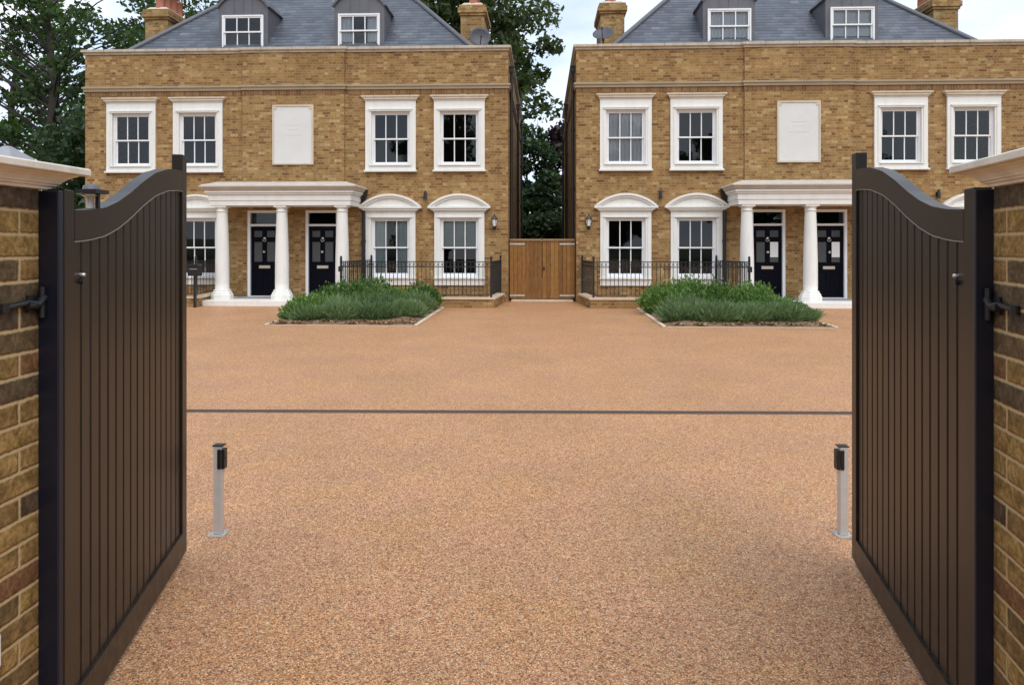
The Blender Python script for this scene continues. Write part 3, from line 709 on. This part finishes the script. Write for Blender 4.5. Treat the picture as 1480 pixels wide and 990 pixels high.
def railing(pts, label, box_at=None, group='black iron railings in front of the houses'):
    root = empty('iron_railing', (*pts[0], .27), 0, label, 'railing', group)
    O = Vector((*pts[0], .27))
    P = [Vector((*p, .27))-O for p in pts]
    for i in range(len(P)-1):
        a, c = P[i], P[i+1]; n = max(1, int((c-a).length/.105))
        rl = None
        for z, r_ in ((.06, .010), (.78, .010), (.92, .016)):
            m = MB(); d = (c-a).normalized(); sd_ = Vector((-d.y, d.x, 0))*r_
            up_ = Vector((0, 0, .010)); q = [a-sd_, a+sd_, c+sd_, c-sd_]
            zz = Vector((0, 0, z))
            m.add([tuple(v+zz-up_) for v in q]+[tuple(v+zz+up_) for v in q], [(0, 1, 2, 3), (7, 6, 5, 4), (0, 4, 5, 1), (1, 5, 6, 2), (2, 6, 7, 3), (3, 7, 4, 0)])
            rl = m.build('rail', BLK, root)
        for k in range(1, n):
            p = a.lerp(c, k/n)
            o = BAL.copy(); COL.objects.link(o); o.parent = root; o.location = p
        # hoops in the frieze
        hp = MB()
        for k in range(n):
            if k % 1 == 0:
                p = a.lerp(c, (k+.5)/n); d = (c-a).normalized()
                hp.tube([tuple(p+d*(.04*math.cos(t))+Vector((0, 0, .845+.045*math.sin(t)))) for t in frange(0, 2*math.pi, .9)], .005, 4)
        hp.build('scroll_frieze', BLK, root)
    for i, p in enumerate(P):
        m = MB(); m.box(p.x-.025, p.x+.025, p.y-.025, p.y+.025, 0, 1.0); m.lathe([(.02, 1.0), (.033, 1.02), (.033, 1.04), (.012, 1.07)], p.x, p.y, 10); po = m.build('railing_post', BLK, root)
        if i == 1: m = MB(); m.box(p.x-.05, p.x+.05, p.y-.09, p.y-.027, .66, .80); m.build('latch_box', BLK, po)
    return root
_b = MB(); _b.box(-.0075, .0075, -.0075, .0075, .055, .91)
BAL = _b.build('baluster', BLK)
rails = [
 ([(-4.82, 20.15), (-5.25, YR), (-1.32, YR), (-1.17, 20.2)], 'inner railing of the left house, from its portico to the timber gate', 'dwarf brick wall behind the left bed, ending at the timber gate'),
 ([(4.82, 20.15), (5.28, YR), (1.32, YR), (1.12, 20.2)], 'inner railing of the right house, from the timber gate to its portico', 'dwarf brick wall behind the right bed, starting at the timber gate'),
 ([(-9.28, 20.15), (-9.12, YR), (-12.86, YR), (-13.01, 20.2)], 'railing end at the far left, glimpsed between left gate and first column', 'low wall at the far left, mostly hidden behind the open left gate'),
]
for pts, lab, lab2 in rails:
    dwarf(pts, lab2); railing(pts, lab)
bpy.data.objects.remove(BAL)
def mailbox(X, Y, z, label):
    root = empty('parcel_box', (X, Y, 0), 0, label, 'letter box', 'small black letter boxes by the railings')
    m = MB(); m.box(-.03, .03, -.03, .03, 0, z); m.build('stand', BLK, root)
    m = MB(); m.box(-.15, .15, -.09, .09, z, z+.26); m.prism([(-.16, z+.261), (.16, z+.261), (.12, z+.31), (-.12, z+.31)], -.10, .10); bx = m.build('box_body', BLK, root, bevel=.008)
    m = MB(); m.box(-.10, .10, -.096, -.091, z+.17, z+.19); m.build('slot', CHROME, bx)
mailbox(-9.02, 18.35, .82, 'black letter box on a stand beside the first column at the far left')

# ------------------------------------------------------------------ foliage builder
def leaves(name, mat, centres, parent, n_per, size, seed, up=.3, aspect=1.7):
    rg = np.random.default_rng(seed)
    C = np.repeat(np.array([c[:3] for c in centres], float), n_per, 0); Rd = np.repeat(np.array([c[3:] for c in centres], float), n_per, 0)
    n = len(C)
    d = rg.normal(size=(n, 3)); d /= np.linalg.norm(d, axis=1)[:, None]
    p = C + d*Rd*(rg.random((n, 1))**.45)
    nrm = rg.normal(size=(n, 3)) + np.array([0, 0, up]) ; nrm /= np.linalg.norm(nrm, axis=1)[:, None]
    t = np.cross(nrm, rg.normal(size=(n, 3))); t /= np.linalg.norm(t, axis=1)[:, None]; bt = np.cross(nrm, t)
    s = size*rg.uniform(.55, 1.25, (n, 1)); a = t*s*.5*aspect; b_ = bt*s*.5
    V = np.stack([p-a, p-b_+nrm*s*.12, p+a, p+b_+nrm*s*.12], 1).reshape(-1, 3)
    me = bpy.data.meshes.new(name); me.vertices.add(n*4); me.vertices.foreach_set('co', V.ravel())
    me.loops.add(n*4); me.loops.foreach_set('vertex_index', np.arange(n*4)); me.polygons.add(n); me.polygons.foreach_set('loop_start', np.arange(n)*4)
    me.update(calc_edges=True); me.materials.append(mat)
    o = bpy.data.objects.new(name, me); COL.objects.link(o); o.parent = parent; return o
def tree(X, Y, height, crown, mat, label, seed, n_cl=90, n_per=260, leaf=.2, trunk=.35, cl_r=(.7, 1.3), name='broadleaf_tree', lean=(0, 0), branch=True, group=None, zmin=0):
    """crown = (cx, cy, cz, rx, ry, rz) relative to the trunk foot"""
    rg = random.Random(seed); root = empty(name, (X, Y, 0), 0, label, 'tree', group)
    cx, cy, cz, rx, ry, rz = crown
    cl = []; tries = 0
    while len(cl) < n_cl and tries < 20000:
        tries += 1
        v = Vector((rg.gauss(0, 1), rg.gauss(0, 1), rg.gauss(0, 1))).normalized()*rg.random()**.38
        p = Vector((cx+v.x*rx, cy+v.y*ry, cz+v.z*rz))
        if p.z < zmin: continue
        r_ = rg.uniform(*cl_r)
        if any((p-Vector(q[:3])).length < .55*(r_+q[3]) for q in cl) and rg.random() < .93: continue
        cl.append((p.x, p.y, p.z, r_*1.15, r_*1.15, r_*.72))
    leaves('crown', mat, cl, root, n_per, leaf, seed)
    m = MB(); top = Vector((cx*.7+lean[0], cy*.7+lean[1], cz+rz*.55)); n = 9
    spine = [Vector((top.x*(k/n)**1.4+.18*math.sin(k*1.7+seed)*(k > 0), top.y*(k/n)**1.4+.15*math.cos(k*2.1+seed)*(k > 0), top.z*k/n)) for k in range(n+1)]
    m.tube(spine, [trunk*(1.25 if k == 0 else 1)*(1-.82*k/n) for k in range(n+1)], 12)
    m.build('trunk', BARK, root)
    if branch:
        m = MB()
        for q in cl:
            e = Vector(q[:3]); zz = max(height*.16, min(top.z*.92, e.z-(e.xy-Vector((top.x*.5, top.y*.5))).length*.55-.3))
            k = zz/top.z*n; i = min(n-1, int(k)); s_ = spine[i].lerp(spine[i+1], k-i)
            rr = max(.02, trunk*(1-.82*k/n)*.28)
            mid = s_.lerp(e, .5)+Vector((rg.uniform(-.4, .4), rg.uniform(-.4, .4), .25+rg.uniform(-.2, .5)))
            pts = [s_.lerp(mid, t)*(1-t)+mid.lerp(e, t)*t for t in (0, .2, .4, .6, .8, 1)]
            m.tube(pts, [rr*(1-.8*t)+.008 for t in (0, .2, .4, .6, .8, 1)], 5)
        m.build('branches', BARK, root)
    return root
GT = 'tall trees standing behind the houses'
tree(-21.0, 30, 15, (0, 0, 9.2, 6.6, 3.2, 6.4), LEAF_D, 'tall dark tree left of the left house, sky showing through its crown', 11, 100, 106, .165, .36, (.5, .9), group=GT)
tree(-26.5, 35, 15, (0, 0, 9.8, 4.6, 2.6, 5.8), LEAF_G, 'lighter green leafy tree at the left edge, behind the tall dark tree', 21, 30, 150, .19, .32, (.6, 1.0), group=GT)
tree(-15.5, 27.0, 9, (-.6, 0, 4.2, 2.4, 2.2, 3.4), LEAF_H, 'dense dark bush tight against the left end of the left house', 5, 60, 300, .17, .2, (.6, 1.0), name='evergreen_bush')
tree(-20.0, 42, 17, (0, 0, 12.2, 6.5, 4, 6.0), LEAF_D, 'tree showing above the outer roof hip and chimney of the left house', 31, 60, 150, .20, .4, (.7, 1.3), group=GT)
tree(-5.4, 41, 19, (-.4, 0, 12.2, 6.3, 4.2, 8.0), LEAF_M, 'very tall tree rising in the gap behind the left house roof', 42, 160, 200, .23, .5, (.8, 1.45), group=GT)
tree(-.9, 37, 8, (0, 0, 3.9, 1.9, 1.6, 3.9), LEAF_H, 'slim dark green tree behind the timber gate in the gap between the houses', 8, 46, 230, .16, .16, (.5, .9), name='small_tree')
tree(1.5, 39, 9, (0, 0, 5.8, 1.6, 1.5, 2.6), LEAF_P, 'purple-leaved tree in the gap against the right house', 9, 26, 260, .17, .16, (.5, .9), name='purple_tree')
# hedge closing the foot of the gap
hd = empty('laurel_hedge', (0, 35.2, 0), 0, 'dark clipped laurel hedge low behind the timber gate', 'hedge')
leaves('hedge_foliage', LEAF_H, [(x, rnd.uniform(-.3, .3), z, .6, .5, .55) for x in frange(-5, 5, .6) for z in (.4, 1.2, 2.0, 2.6)], hd, 260, .15, 3)

# ------------------------------------------------------------------ planting beds
def bed(x0, x1, sgn, side):
    root = empty('bed_edging', ((x0+x1)/2, 16.5, 0), 0, 'thin pale stone edging round the %s planting bed' % side, 'edging', 'stone edgings of the two beds')
    o = Vector(((x0+x1)/2, 16.5, 0))
    def strip(ax, ay, bx_, by_, w=.04, h=.035):
        a, c = Vector((ax, ay, 0))-o, Vector((bx_, by_, 0))-o; d = (c-a).normalized(); n = Vector((-d.y, d.x, 0))*w
        m = MB(); q = [a-n, c-n, c+n, a+n]
        m.add([(v.x, v.y, .001) for v in q]+[(v.x, v.y, h) for v in q], [(3, 2, 1, 0), (4, 5, 6, 7), (0, 1, 5, 4), (1, 2, 6, 5), (2, 3, 7, 6), (3, 0, 4, 7)])
        m.build('edge_stone', KERB, root, bevel=.006)
    yf, yb = 14.45, 18.42
    strip(x0, yf, x0, yb); strip(x1, yf, x1, yb); strip(x0+.05, yf, x1-.05, yf, .012, .016)
    m = MB(); rg = random.Random(int(x0*10)); nx, ny = 60, 60
    vs = []
    for j in range(ny+1):
        for i in range(nx+1):
            x = x0+.045+(x1-x0-.09)*i/nx; y = yf+.02+(yb-yf-.04)*j/ny
            e = min(i, nx-i, j, ny-j)/8; vs.append((x, y, .012+min(1, e)*.05+rg.random()*.03*min(1, e)))
    m.add(vs, [(j*(nx+1)+i, j*(nx+1)+i+1, (j+1)*(nx+1)+i+1, (j+1)*(nx+1)+i) for j in range(ny) for i in range(nx)], True)
    tag(m.build('soil', SOIL), kind='structure')
    # leaf litter and pebbles along the front
    cl = [(rg.uniform(x0+.15, x1-.15), rg.uniform(14.55, 15.3), .05, .18, .12, .03) for _ in range(70)]
    lt = leaves('leaf_litter', LEAF_B, cl, None, 22, .045, int(abs(x0)*7), 2.0); tag(lt, 'scattered dry leaves on the soil of the %s bed' % side, 'leaf litter', kind='stuff')
def blade_bush(X, Y, rx, ry, h, n, mat, name, label, cat, group, seed, bw=.010, ln=.30, spread=.8):
    """mound of many narrow upright blades with short side leaves"""
    rg = np.random.default_rng(seed)
    a = rg.uniform(0, 2*np.pi, n); rr = np.sqrt(rg.random(n)); px, py = rr*np.cos(a), rr*np.sin(a)
    lob = 1+.28*np.sin(a*rg.integers(3, 6)+rg.uniform(0, 6))*rr+.16*np.sin(px*9+rg.uniform(0, 6))*np.cos(py*8+rg.uniform(0, 6))
    base = np.stack([px*rx*.75, py*ry*.75, np.zeros(n)], 1)
    hh = h*np.sqrt(np.clip(1-rr**2*.72, .05, 1))*rg.uniform(.5, 1.12, n)*lob
    # leaf starts somewhere up the stem so the mound is filled
    t0 = rg.uniform(.02, .78, n)
    out = np.stack([px*rx*.55*spread+rg.normal(0, .05, n), py*ry*.55*spread+rg.normal(0, .05, n), hh], 1)
    p0 = base+out*t0[:, None]; L_ = np.minimum(ln, 1.0)*rg.uniform(.5, 1.1, n)
    dr = out/np.linalg.norm(out, axis=1)[:, None]+rg.normal(0, .38, (n, 3)); dr[:, 2] = np.abs(dr[:, 2])+.15; dr /= np.linalg.norm(dr, axis=1)[:, None]
    p1 = p0+dr*L_[:, None]; p1[:, 2] = np.minimum(p1[:, 2], h*1.18)
    sd_ = np.cross(dr, rg.normal(size=(n, 3))); sd_ /= np.linalg.norm(sd_, axis=1)[:, None]; sd_ *= (bw*rg.uniform(.7, 1.5, n))[:, None]
    mid = (p0+p1)/2
    V = np.stack([p0, mid-sd_, p1, mid+sd_], 1).reshape(-1, 3)
    me = bpy.data.meshes.new(name); me.vertices.add(n*4); me.vertices.foreach_set('co', V.ravel()); me.loops.add(n*4)
    me.loops.foreach_set('vertex_index', np.arange(n*4)); me.polygons.add(n); me.polygons.foreach_set('loop_start', np.arange(n)*4); me.update(calc_edges=True); me.materials.append(mat)
    o = bpy.data.objects.new(name, me); COL.objects.link(o); o.location = (X, Y, .03); return tag(o, label, cat, group)
bed(-5.62, -2.55, -1, 'left'); bed(2.43, 5.80, 1, 'right')
rg = random.Random(77)
ORD = ['first', 'second', 'third', 'fourth', 'fifth', 'sixth']
def rows(items, what, side, cuts, names):
    out = {}
    for (lo, hi), nm in zip(cuts, names):
        sel = sorted([i for i, it in enumerate(items) if lo <= it[1] < hi], key=lambda i: items[i][0])
        for k, i in enumerate(sel): out[i] = '%s %s from the left, %s of the %s bed' % (ORD[k], what, nm, side)
    return out
def planting(side, front, back, seed):
    LF = rows(front, 'grey-green lavender mound', side, ((0, 15.5), (15.5, 30)), ('front row', 'second row'))
    LB = rows(back, 'bright green shrub', side, ((0, 16.6), (16.6, 17.45), (17.45, 30)), ('front half', 'middle', 'back row by the railings'))
    for i, (x, y, rx, h) in enumerate(front):
        blade_bush(x, y, rx*rg.uniform(.9, 1.1), rx*.8, h*rg.uniform(.55, 1.02), 3600, LEAF_L, 'lavender_bush', LF[i], 'lavender', 'lavender mounds in the %s bed' % side, seed+i, .006, .22)
    for i, (x, y, rx, h) in enumerate(back):
        blade_bush(x, y, rx*rg.uniform(.95, 1.25), rx*.9, h*rg.uniform(.75, 1.22), 6500, LEAF_G, 'green_shrub', LB[i], 'shrub', 'green shrubs in the %s bed' % side, seed+50+i, .019, .10)
planting('left', [(-4.95, 15.15, .42, .42), (-4.25, 15.20, .48, .50), (-3.55, 15.25, .46, .50), (-3.05, 15.9, .40, .46), (-4.55, 16.0, .5, .58), (-3.75, 16.1, .5, .62), (-2.95, 16.9, .4, .5)],
         [(-5.25, 15.3, .34, .34), (-5.30, 16.0, .40, .45), (-5.10, 16.7, .45, .58), (-4.7, 17.4, .55, .78), (-4.0, 17.2, .5, .82), (-3.4, 17.5, .5, .78), (-2.95, 17.8, .4, .72), (-4.3, 18.0, .5, .86), (-5.2, 17.6, .42, .6)], 100)
planting('right', [(2.95, 15.3, .44, .42), (3.6, 15.15, .48, .46), (4.3, 15.2, .5, .46), (5.0, 15.25, .46, .44), (5.42, 15.4, .36, .42), (3.2, 16.2, .5, .52), (4.0, 16.1, .5, .52), (4.8, 16.2, .5, .54)],
         [(2.85, 17.1, .42, .58), (3.0, 17.8, .45, .66), (3.6, 17.3, .5, .72), (4.2, 17.6, .5, .78), (4.8, 17.3, .5, .72), (5.35, 16.9, .42, .6), (5.45, 16.0, .34, .5), (5.2, 17.9, .45, .66), (3.6, 18.0, .45, .78)], 300)

# ------------------------------------------------------------------ channel drain across the drive
m = MB(); 
YD = 7.20
def dr_y(x): return YD
dr = empty('channel_drain', (0, YD, 0), R(-.0), 'dark slot drain running straight across the drive between the two gates', 'drain')
m.box(-8, 8, -.060, -.050, .001, .0055); m.box(-8, 8, .050, .060, .001, .0055); m.build('channel_edge', GRATE, dr)
m = MB(); m.box(-8, 8, -.0495, .0495, .001, .0045); m.build('grating', DRAINM, dr)
dr.rotation_euler.z = R(1.6)

# ------------------------------------------------------------------ photocell posts
def bollard(X, Y, s, label):
    root = empty('sensor_post', (X, Y, 0), YAW, label, 'gate sensor post', 'sensor posts beyond the open gates')
    m = MB(); m.box(-.024, .024, -.022, .022, .006, .515); m.build('post', ALU, root, bevel=.004)
    m = MB(); m.box(-.045, .045, -.045, .045, .001, .0055); 
    for a in (-1, 1):
        for b_ in (-1, 1): m.lathe([(.008, .0056), (.008, .012), (.004, .014)], a*.035, b_*.035, 6, False)
    m.build('base_plate', ALU, root)
    m = MB(); a, c = sorted((s*.0245, s*.044)); m.box(a, c, -.026, .02, .385, .50); m.box(*sorted((s*.002, s*.0242)), -.030, -.0225, .385, .50); sen = m.build('sensor_head', SENS, root, bevel=.005)
    m = MB(); m.lathe([(.012, 0), (.012, .003)], 0, 0, 12); l = m.build('lens', FROST, sen); l.location = (s*.0445, 0, .45); l.rotation_euler = (0, s*R(90), 0)
    m = MB(); m.box(*sorted((-s*.028, s*.034)), -.027, .027, .5155, .523); m.build('cap', SENS, root, bevel=.003)
bollard(-1.884, 4.118, 1, 'left short silver post whose black sensor faces right')
bollard(1.743, 4.253, -1, 'right short silver post whose black sensor faces left')

# ------------------------------------------------------------------ entrance gates
def s_curve(t):
    pts = [(0, 1.808), (.07, 1.809), (.142, 1.815), (.236, 1.831), (.326, 1.862), (.421, 1.908), (.526, 1.967), (.641, 2.022), (.773, 2.060), (.888, 2.074), (1, 2.076)]
    for (a, x), (b_, y) in zip(pts, pts[1:]):
        if t <= b_: return x+(y-x)*(t-a)/(b_-a)
    return pts[-1][1]
def cam2w(l, d): return (l*math.cos(YAW)-d*math.sin(YAW), d*math.cos(YAW)+l*math.sin(YAW))
def entrance_gate(l0, d0, l1, d1, s, label):
    """near corner (l0,d0) to far corner (l1,d1) in metres right of / in front of the viewer; s=+1: leaf body lies on +local y"""
    a, c = Vector(cam2w(l0, d0)), Vector(cam2w(l1, d1)); Lg = (c-a).length; rz = math.atan2((c-a).y, (c-a).x)
    root = empty('entrance_gate', (a.x, a.y, 0), rz, label, 'gate', 'pair of swan-neck entrance gates')
    T = .055; y0, y1 = sorted((0, s*T))
    zb = .03; sw = .078; nib = .085; zN, zF = 1.875, 2.165
    def sect(m, pts, ya, yb_):
        m.prism(pts, ya, yb_)
    m = MB(); m.box(0, sw, y0, y1, zb, zN); m.build('hinge_stile', GATE, root, bevel=.004)
    m = MB(); m.box(Lg-nib, Lg, y0, y1, zb, zF); m.build('meeting_stile', GATE, root, bevel=.004)
    m = MB(); m.box(sw+.0005, Lg-nib-.0005, y0, y1, zb, .155); m.build('bottom_rail', GATE, root)
    m = MB()
    U = frange(sw+.0005, Lg-nib-.0005, .03)
    for u, v in zip(U, U[1:]):
        zu, zv = s_curve(u/Lg), s_curve(v/Lg)
        du = .105
        # only outer faces
        for yy in (y0, y1): m.quad((u, yy, zu-du), (v, yy, zv-du), (v, yy, zv), (u, yy, zu))
        m.quad((u, y0, zu), (v, y0, zv), (v, y1, zv), (u, y1, zu)); m.quad((u, y0, zu-du), (u, y1, zu-du), (v, y1, zv-du), (v, y0, zv-du))
    rl = m.build('top_rail', GATE, root)
    for yy in (y0, y1):
        m = MB(); sg = -1 if yy == y0 else 1
        m.tube([(u, yy-sg*.001, s_curve(u/Lg)-.108) for u in U], .0024, 6); m.build('curved_bead', BEAD, rl)
    # tongue-and-groove boards
    m = MB(); n = 16; bw = (Lg-nib-sw)/n; rc = .012; ch = .011
    ya, yb_ = y0+rc, y1-rc
    for k in range(n):
        u0, u1 = sw+k*bw, sw+(k+1)*bw
        xs = [u0+.0035, u0+.0035+ch*.55, u1-.0035-ch*.55, u1-.0035]
        top = [s_curve(x/Lg)-.10 for x in xs]
        for side, yy, dy in ((0, ya, ch), (1, yb_, -ch)):
            ys = [yy+dy, yy, yy, yy+dy]
            for i in range(3): m.quad((xs[i], ys[i], .15), (xs[i+1], ys[i+1], .15), (xs[i+1], ys[i+1], top[i+1]), (xs[i], ys[i], top[i]))
        for i, xx in ((0, xs[0]), (3, xs[3])): m.quad((xx, ya+ch, .15), (xx, yb_-ch, .15), (xx, yb_-ch, top[i]), (xx, ya+ch, top[i]))
    m.build('boards', GATE, root)
    # lock knob
    ku = .155; m = MB(); yy = y1-rc if s < 0 else y0+rc; sg = 1 if s < 0 else -1
    m.tube([(ku, yy, 1.585), (ku, yy+sg*.014, 1.585), (ku, yy+sg*.018, 1.585)], [.0075, .0075, .005], 12); m.build('lock_knob', CHROME, root)
    m = MB(); m.tube([(ku, yy, 1.562), (ku, yy+sg*.012, 1.562)], .009, 10); m.build('keyhole_cover', BLK, root)
entrance_gate(-1.478, 2.378, -1.7625, 3.90, 1, 'dark brown boarded gate standing open on the left, lower end by the left brick wall')
entrance_gate(1.477, 2.303, 1.802, 3.817, -1, 'dark brown boarded gate standing open on the right, lower end by the right brick wall')

# ------------------------------------------------------------------ gate piers with moulded caps, posts, hinge irons
CAP = [(0.018, 1.873), (0.018, 1.8819), (0.028, 1.8835), (0.03, 1.8892), (0.036, 1.8908), (0.04, 1.8973), (0.05, 1.907), (0.064, 1.9159), (0.072, 1.9192), (0.074, 1.9224), (0.098, 1.924), (0.1, 1.9273), (0.1, 1.9451), (0.095, 1.9491), (-0.02, 1.9548)]
def pier(loc, rz, x0, x1, y0, y1, label, capy=.0):
    root = empty('brick_wall', (*loc, 0), rz, label, 'brick wall', 'brick walls either side of the gateway')
    m = MB(); m.box(x0, x1, y0, y1, -.02, 1.873); m.build('brickwork', BRG, root)
    m = MB(); m.loft_rect(x0, x1, y0, y1+capy, CAP); m.build('moulded_coping', CAPM, root, bevel=.002)
    return root
aL = cam2w(-1.545, 2.375)   # far inner corner of the left wall
pier(aL, 0, -.34, 0, -2.6, -.026, 'brick gateway wall on the left with a cream moulded coping', .021)
aR = cam2w(1.528, 2.30)
pier(aR, R(-9), 0, .34, -1.5, -.026, 'brick gateway wall on the right with a greyer moulded coping', -.020)
def gatepost(loc, rz, x0, x1, label, s):
    root = empty('gate_post', (*loc, 0), rz, label, 'gate post', 'black posts the gates hang from')
    m = MB(); m.box(x0, x1, -.025, .0, .0, 1.868); m.build('post_shaft', POST, root, bevel=.004)
    # hinge iron: plate with a bent rod reaching along the wall face
    m = MB(); xx = -s*.0
    def X(v): return s*v
    m.tube([(X(.020), -.028, 1.52), (X(.022), -.06, 1.50), (X(.012), -.09, 1.508), (X(.012), -.19, 1.500)], [.014, .012, .010, .009], 8)
    m.tube([(X(.020), -.036, 1.555), (X(.020), -.036, 1.455)], .010, 10); m.tube([(X(.016), -.05, 1.495), (X(.016), -.10, 1.500)], .013, 10)
    m.tube([(X(.012), -.19, 1.488), (X(.012), -.19, 1.512)], .013, 10)
    a, c = sorted((X(.001), X(.010))); m.box(a, c, -.085, -.03, 1.475, 1.53)
    m.build('hinge_iron', BLK, root, bevel=.001)
gatepost(aL, 0, -.30, .067, 'blue-black post between the left brick wall and left gate', 1)
gatepost(aR, R(-9), -.053, .30, 'blue-black post between the right brick wall and right gate', -1)
# small lamp fixed on the far end of the left wall; bare bracket on the right one
lp = empty('gate_lamp', (aL[0]-.030, aL[1]+.34, 1.775), 0, 'small black and white lamp under the far end of the left coping', 'lamp')
m = MB(); m.box(-.045, .035, -.07, .01, .105, .120); m.box(.0, .012, -.02, -.008, .0, .105); m.build('bracket', BLK, lp)
m = MB(); m.lathe([(.012, .03), (.014, .09), (.03, .1)], -.02, -.02, 12); m.build('lamp_glass', ROOM, lp)
m = MB(); m.lathe([(.030, .1205), (.027, .135), (.012, .142)], -.015, -.02, 12); m.build('lamp_cap', LEAD, lp)

# ------------------------------------------------------------------ neighbour's roof glimpsed over the left wall
gr = empty('garden_pavilion', (-11.1, 14.5, 0), 0, 'small pale grey roof just showing above the left wall coping', 'garden building')
m = MB(); m.box(-.42, .42, -.42, .42, 0, 3.33); m.build('wall', BR, gr)
m = MB(); m.loft_rect(-.42, .42, -.42, .42, [(.05, 3.331), (.05, 3.35), (-.37, 3.69)]); m.build('hipped_roof', plain_cache('pale_grey_slate', (.30, .30, .33)), gr)

# small white outlet box low on the left wall
bx = empty('outlet_box', (aL[0]+.001, aL[1], .48), 0, 'small white plastic box low on the left brick wall at the photo edge', 'outlet box')
m = MB(); m.box(.0, .03, -.37, -.222, -.05, .055); m.build('box_cover', WHITE, bx, bevel=.010)
m = MB(); m.tube([(.012, -.30, -.05), (.012, -.30, -.30), (.012, -.30, -.475)], .008, 8); m.build('conduit', WHITE, bx)

# trees across the road behind the viewer: they show as reflections in the window panes
rt = tree(-22, -31, 13, (0, 0, 8.0, 5.0, 3.4, 6.6), LEAF_D, 'tree behind the viewer, seen only mirrored in the window panes', 61, 75, 200, .26, .34, (.8, 1.4), name='roadside_tree', group='roadside trees mirrored in the panes')
for X, Y, sc_, rz in ((-11, -34, 1.1, 70), (-2, -30, .9, 160), (8.5, -33, 1.12, 250), (19, -30, .98, 20), (30, -33, 1.05, 120)):
    c_ = copy_tree(rt); c_.location = (X, Y, 0); c_.scale = (sc_,)*3; c_.rotation_euler.z = R(rz)
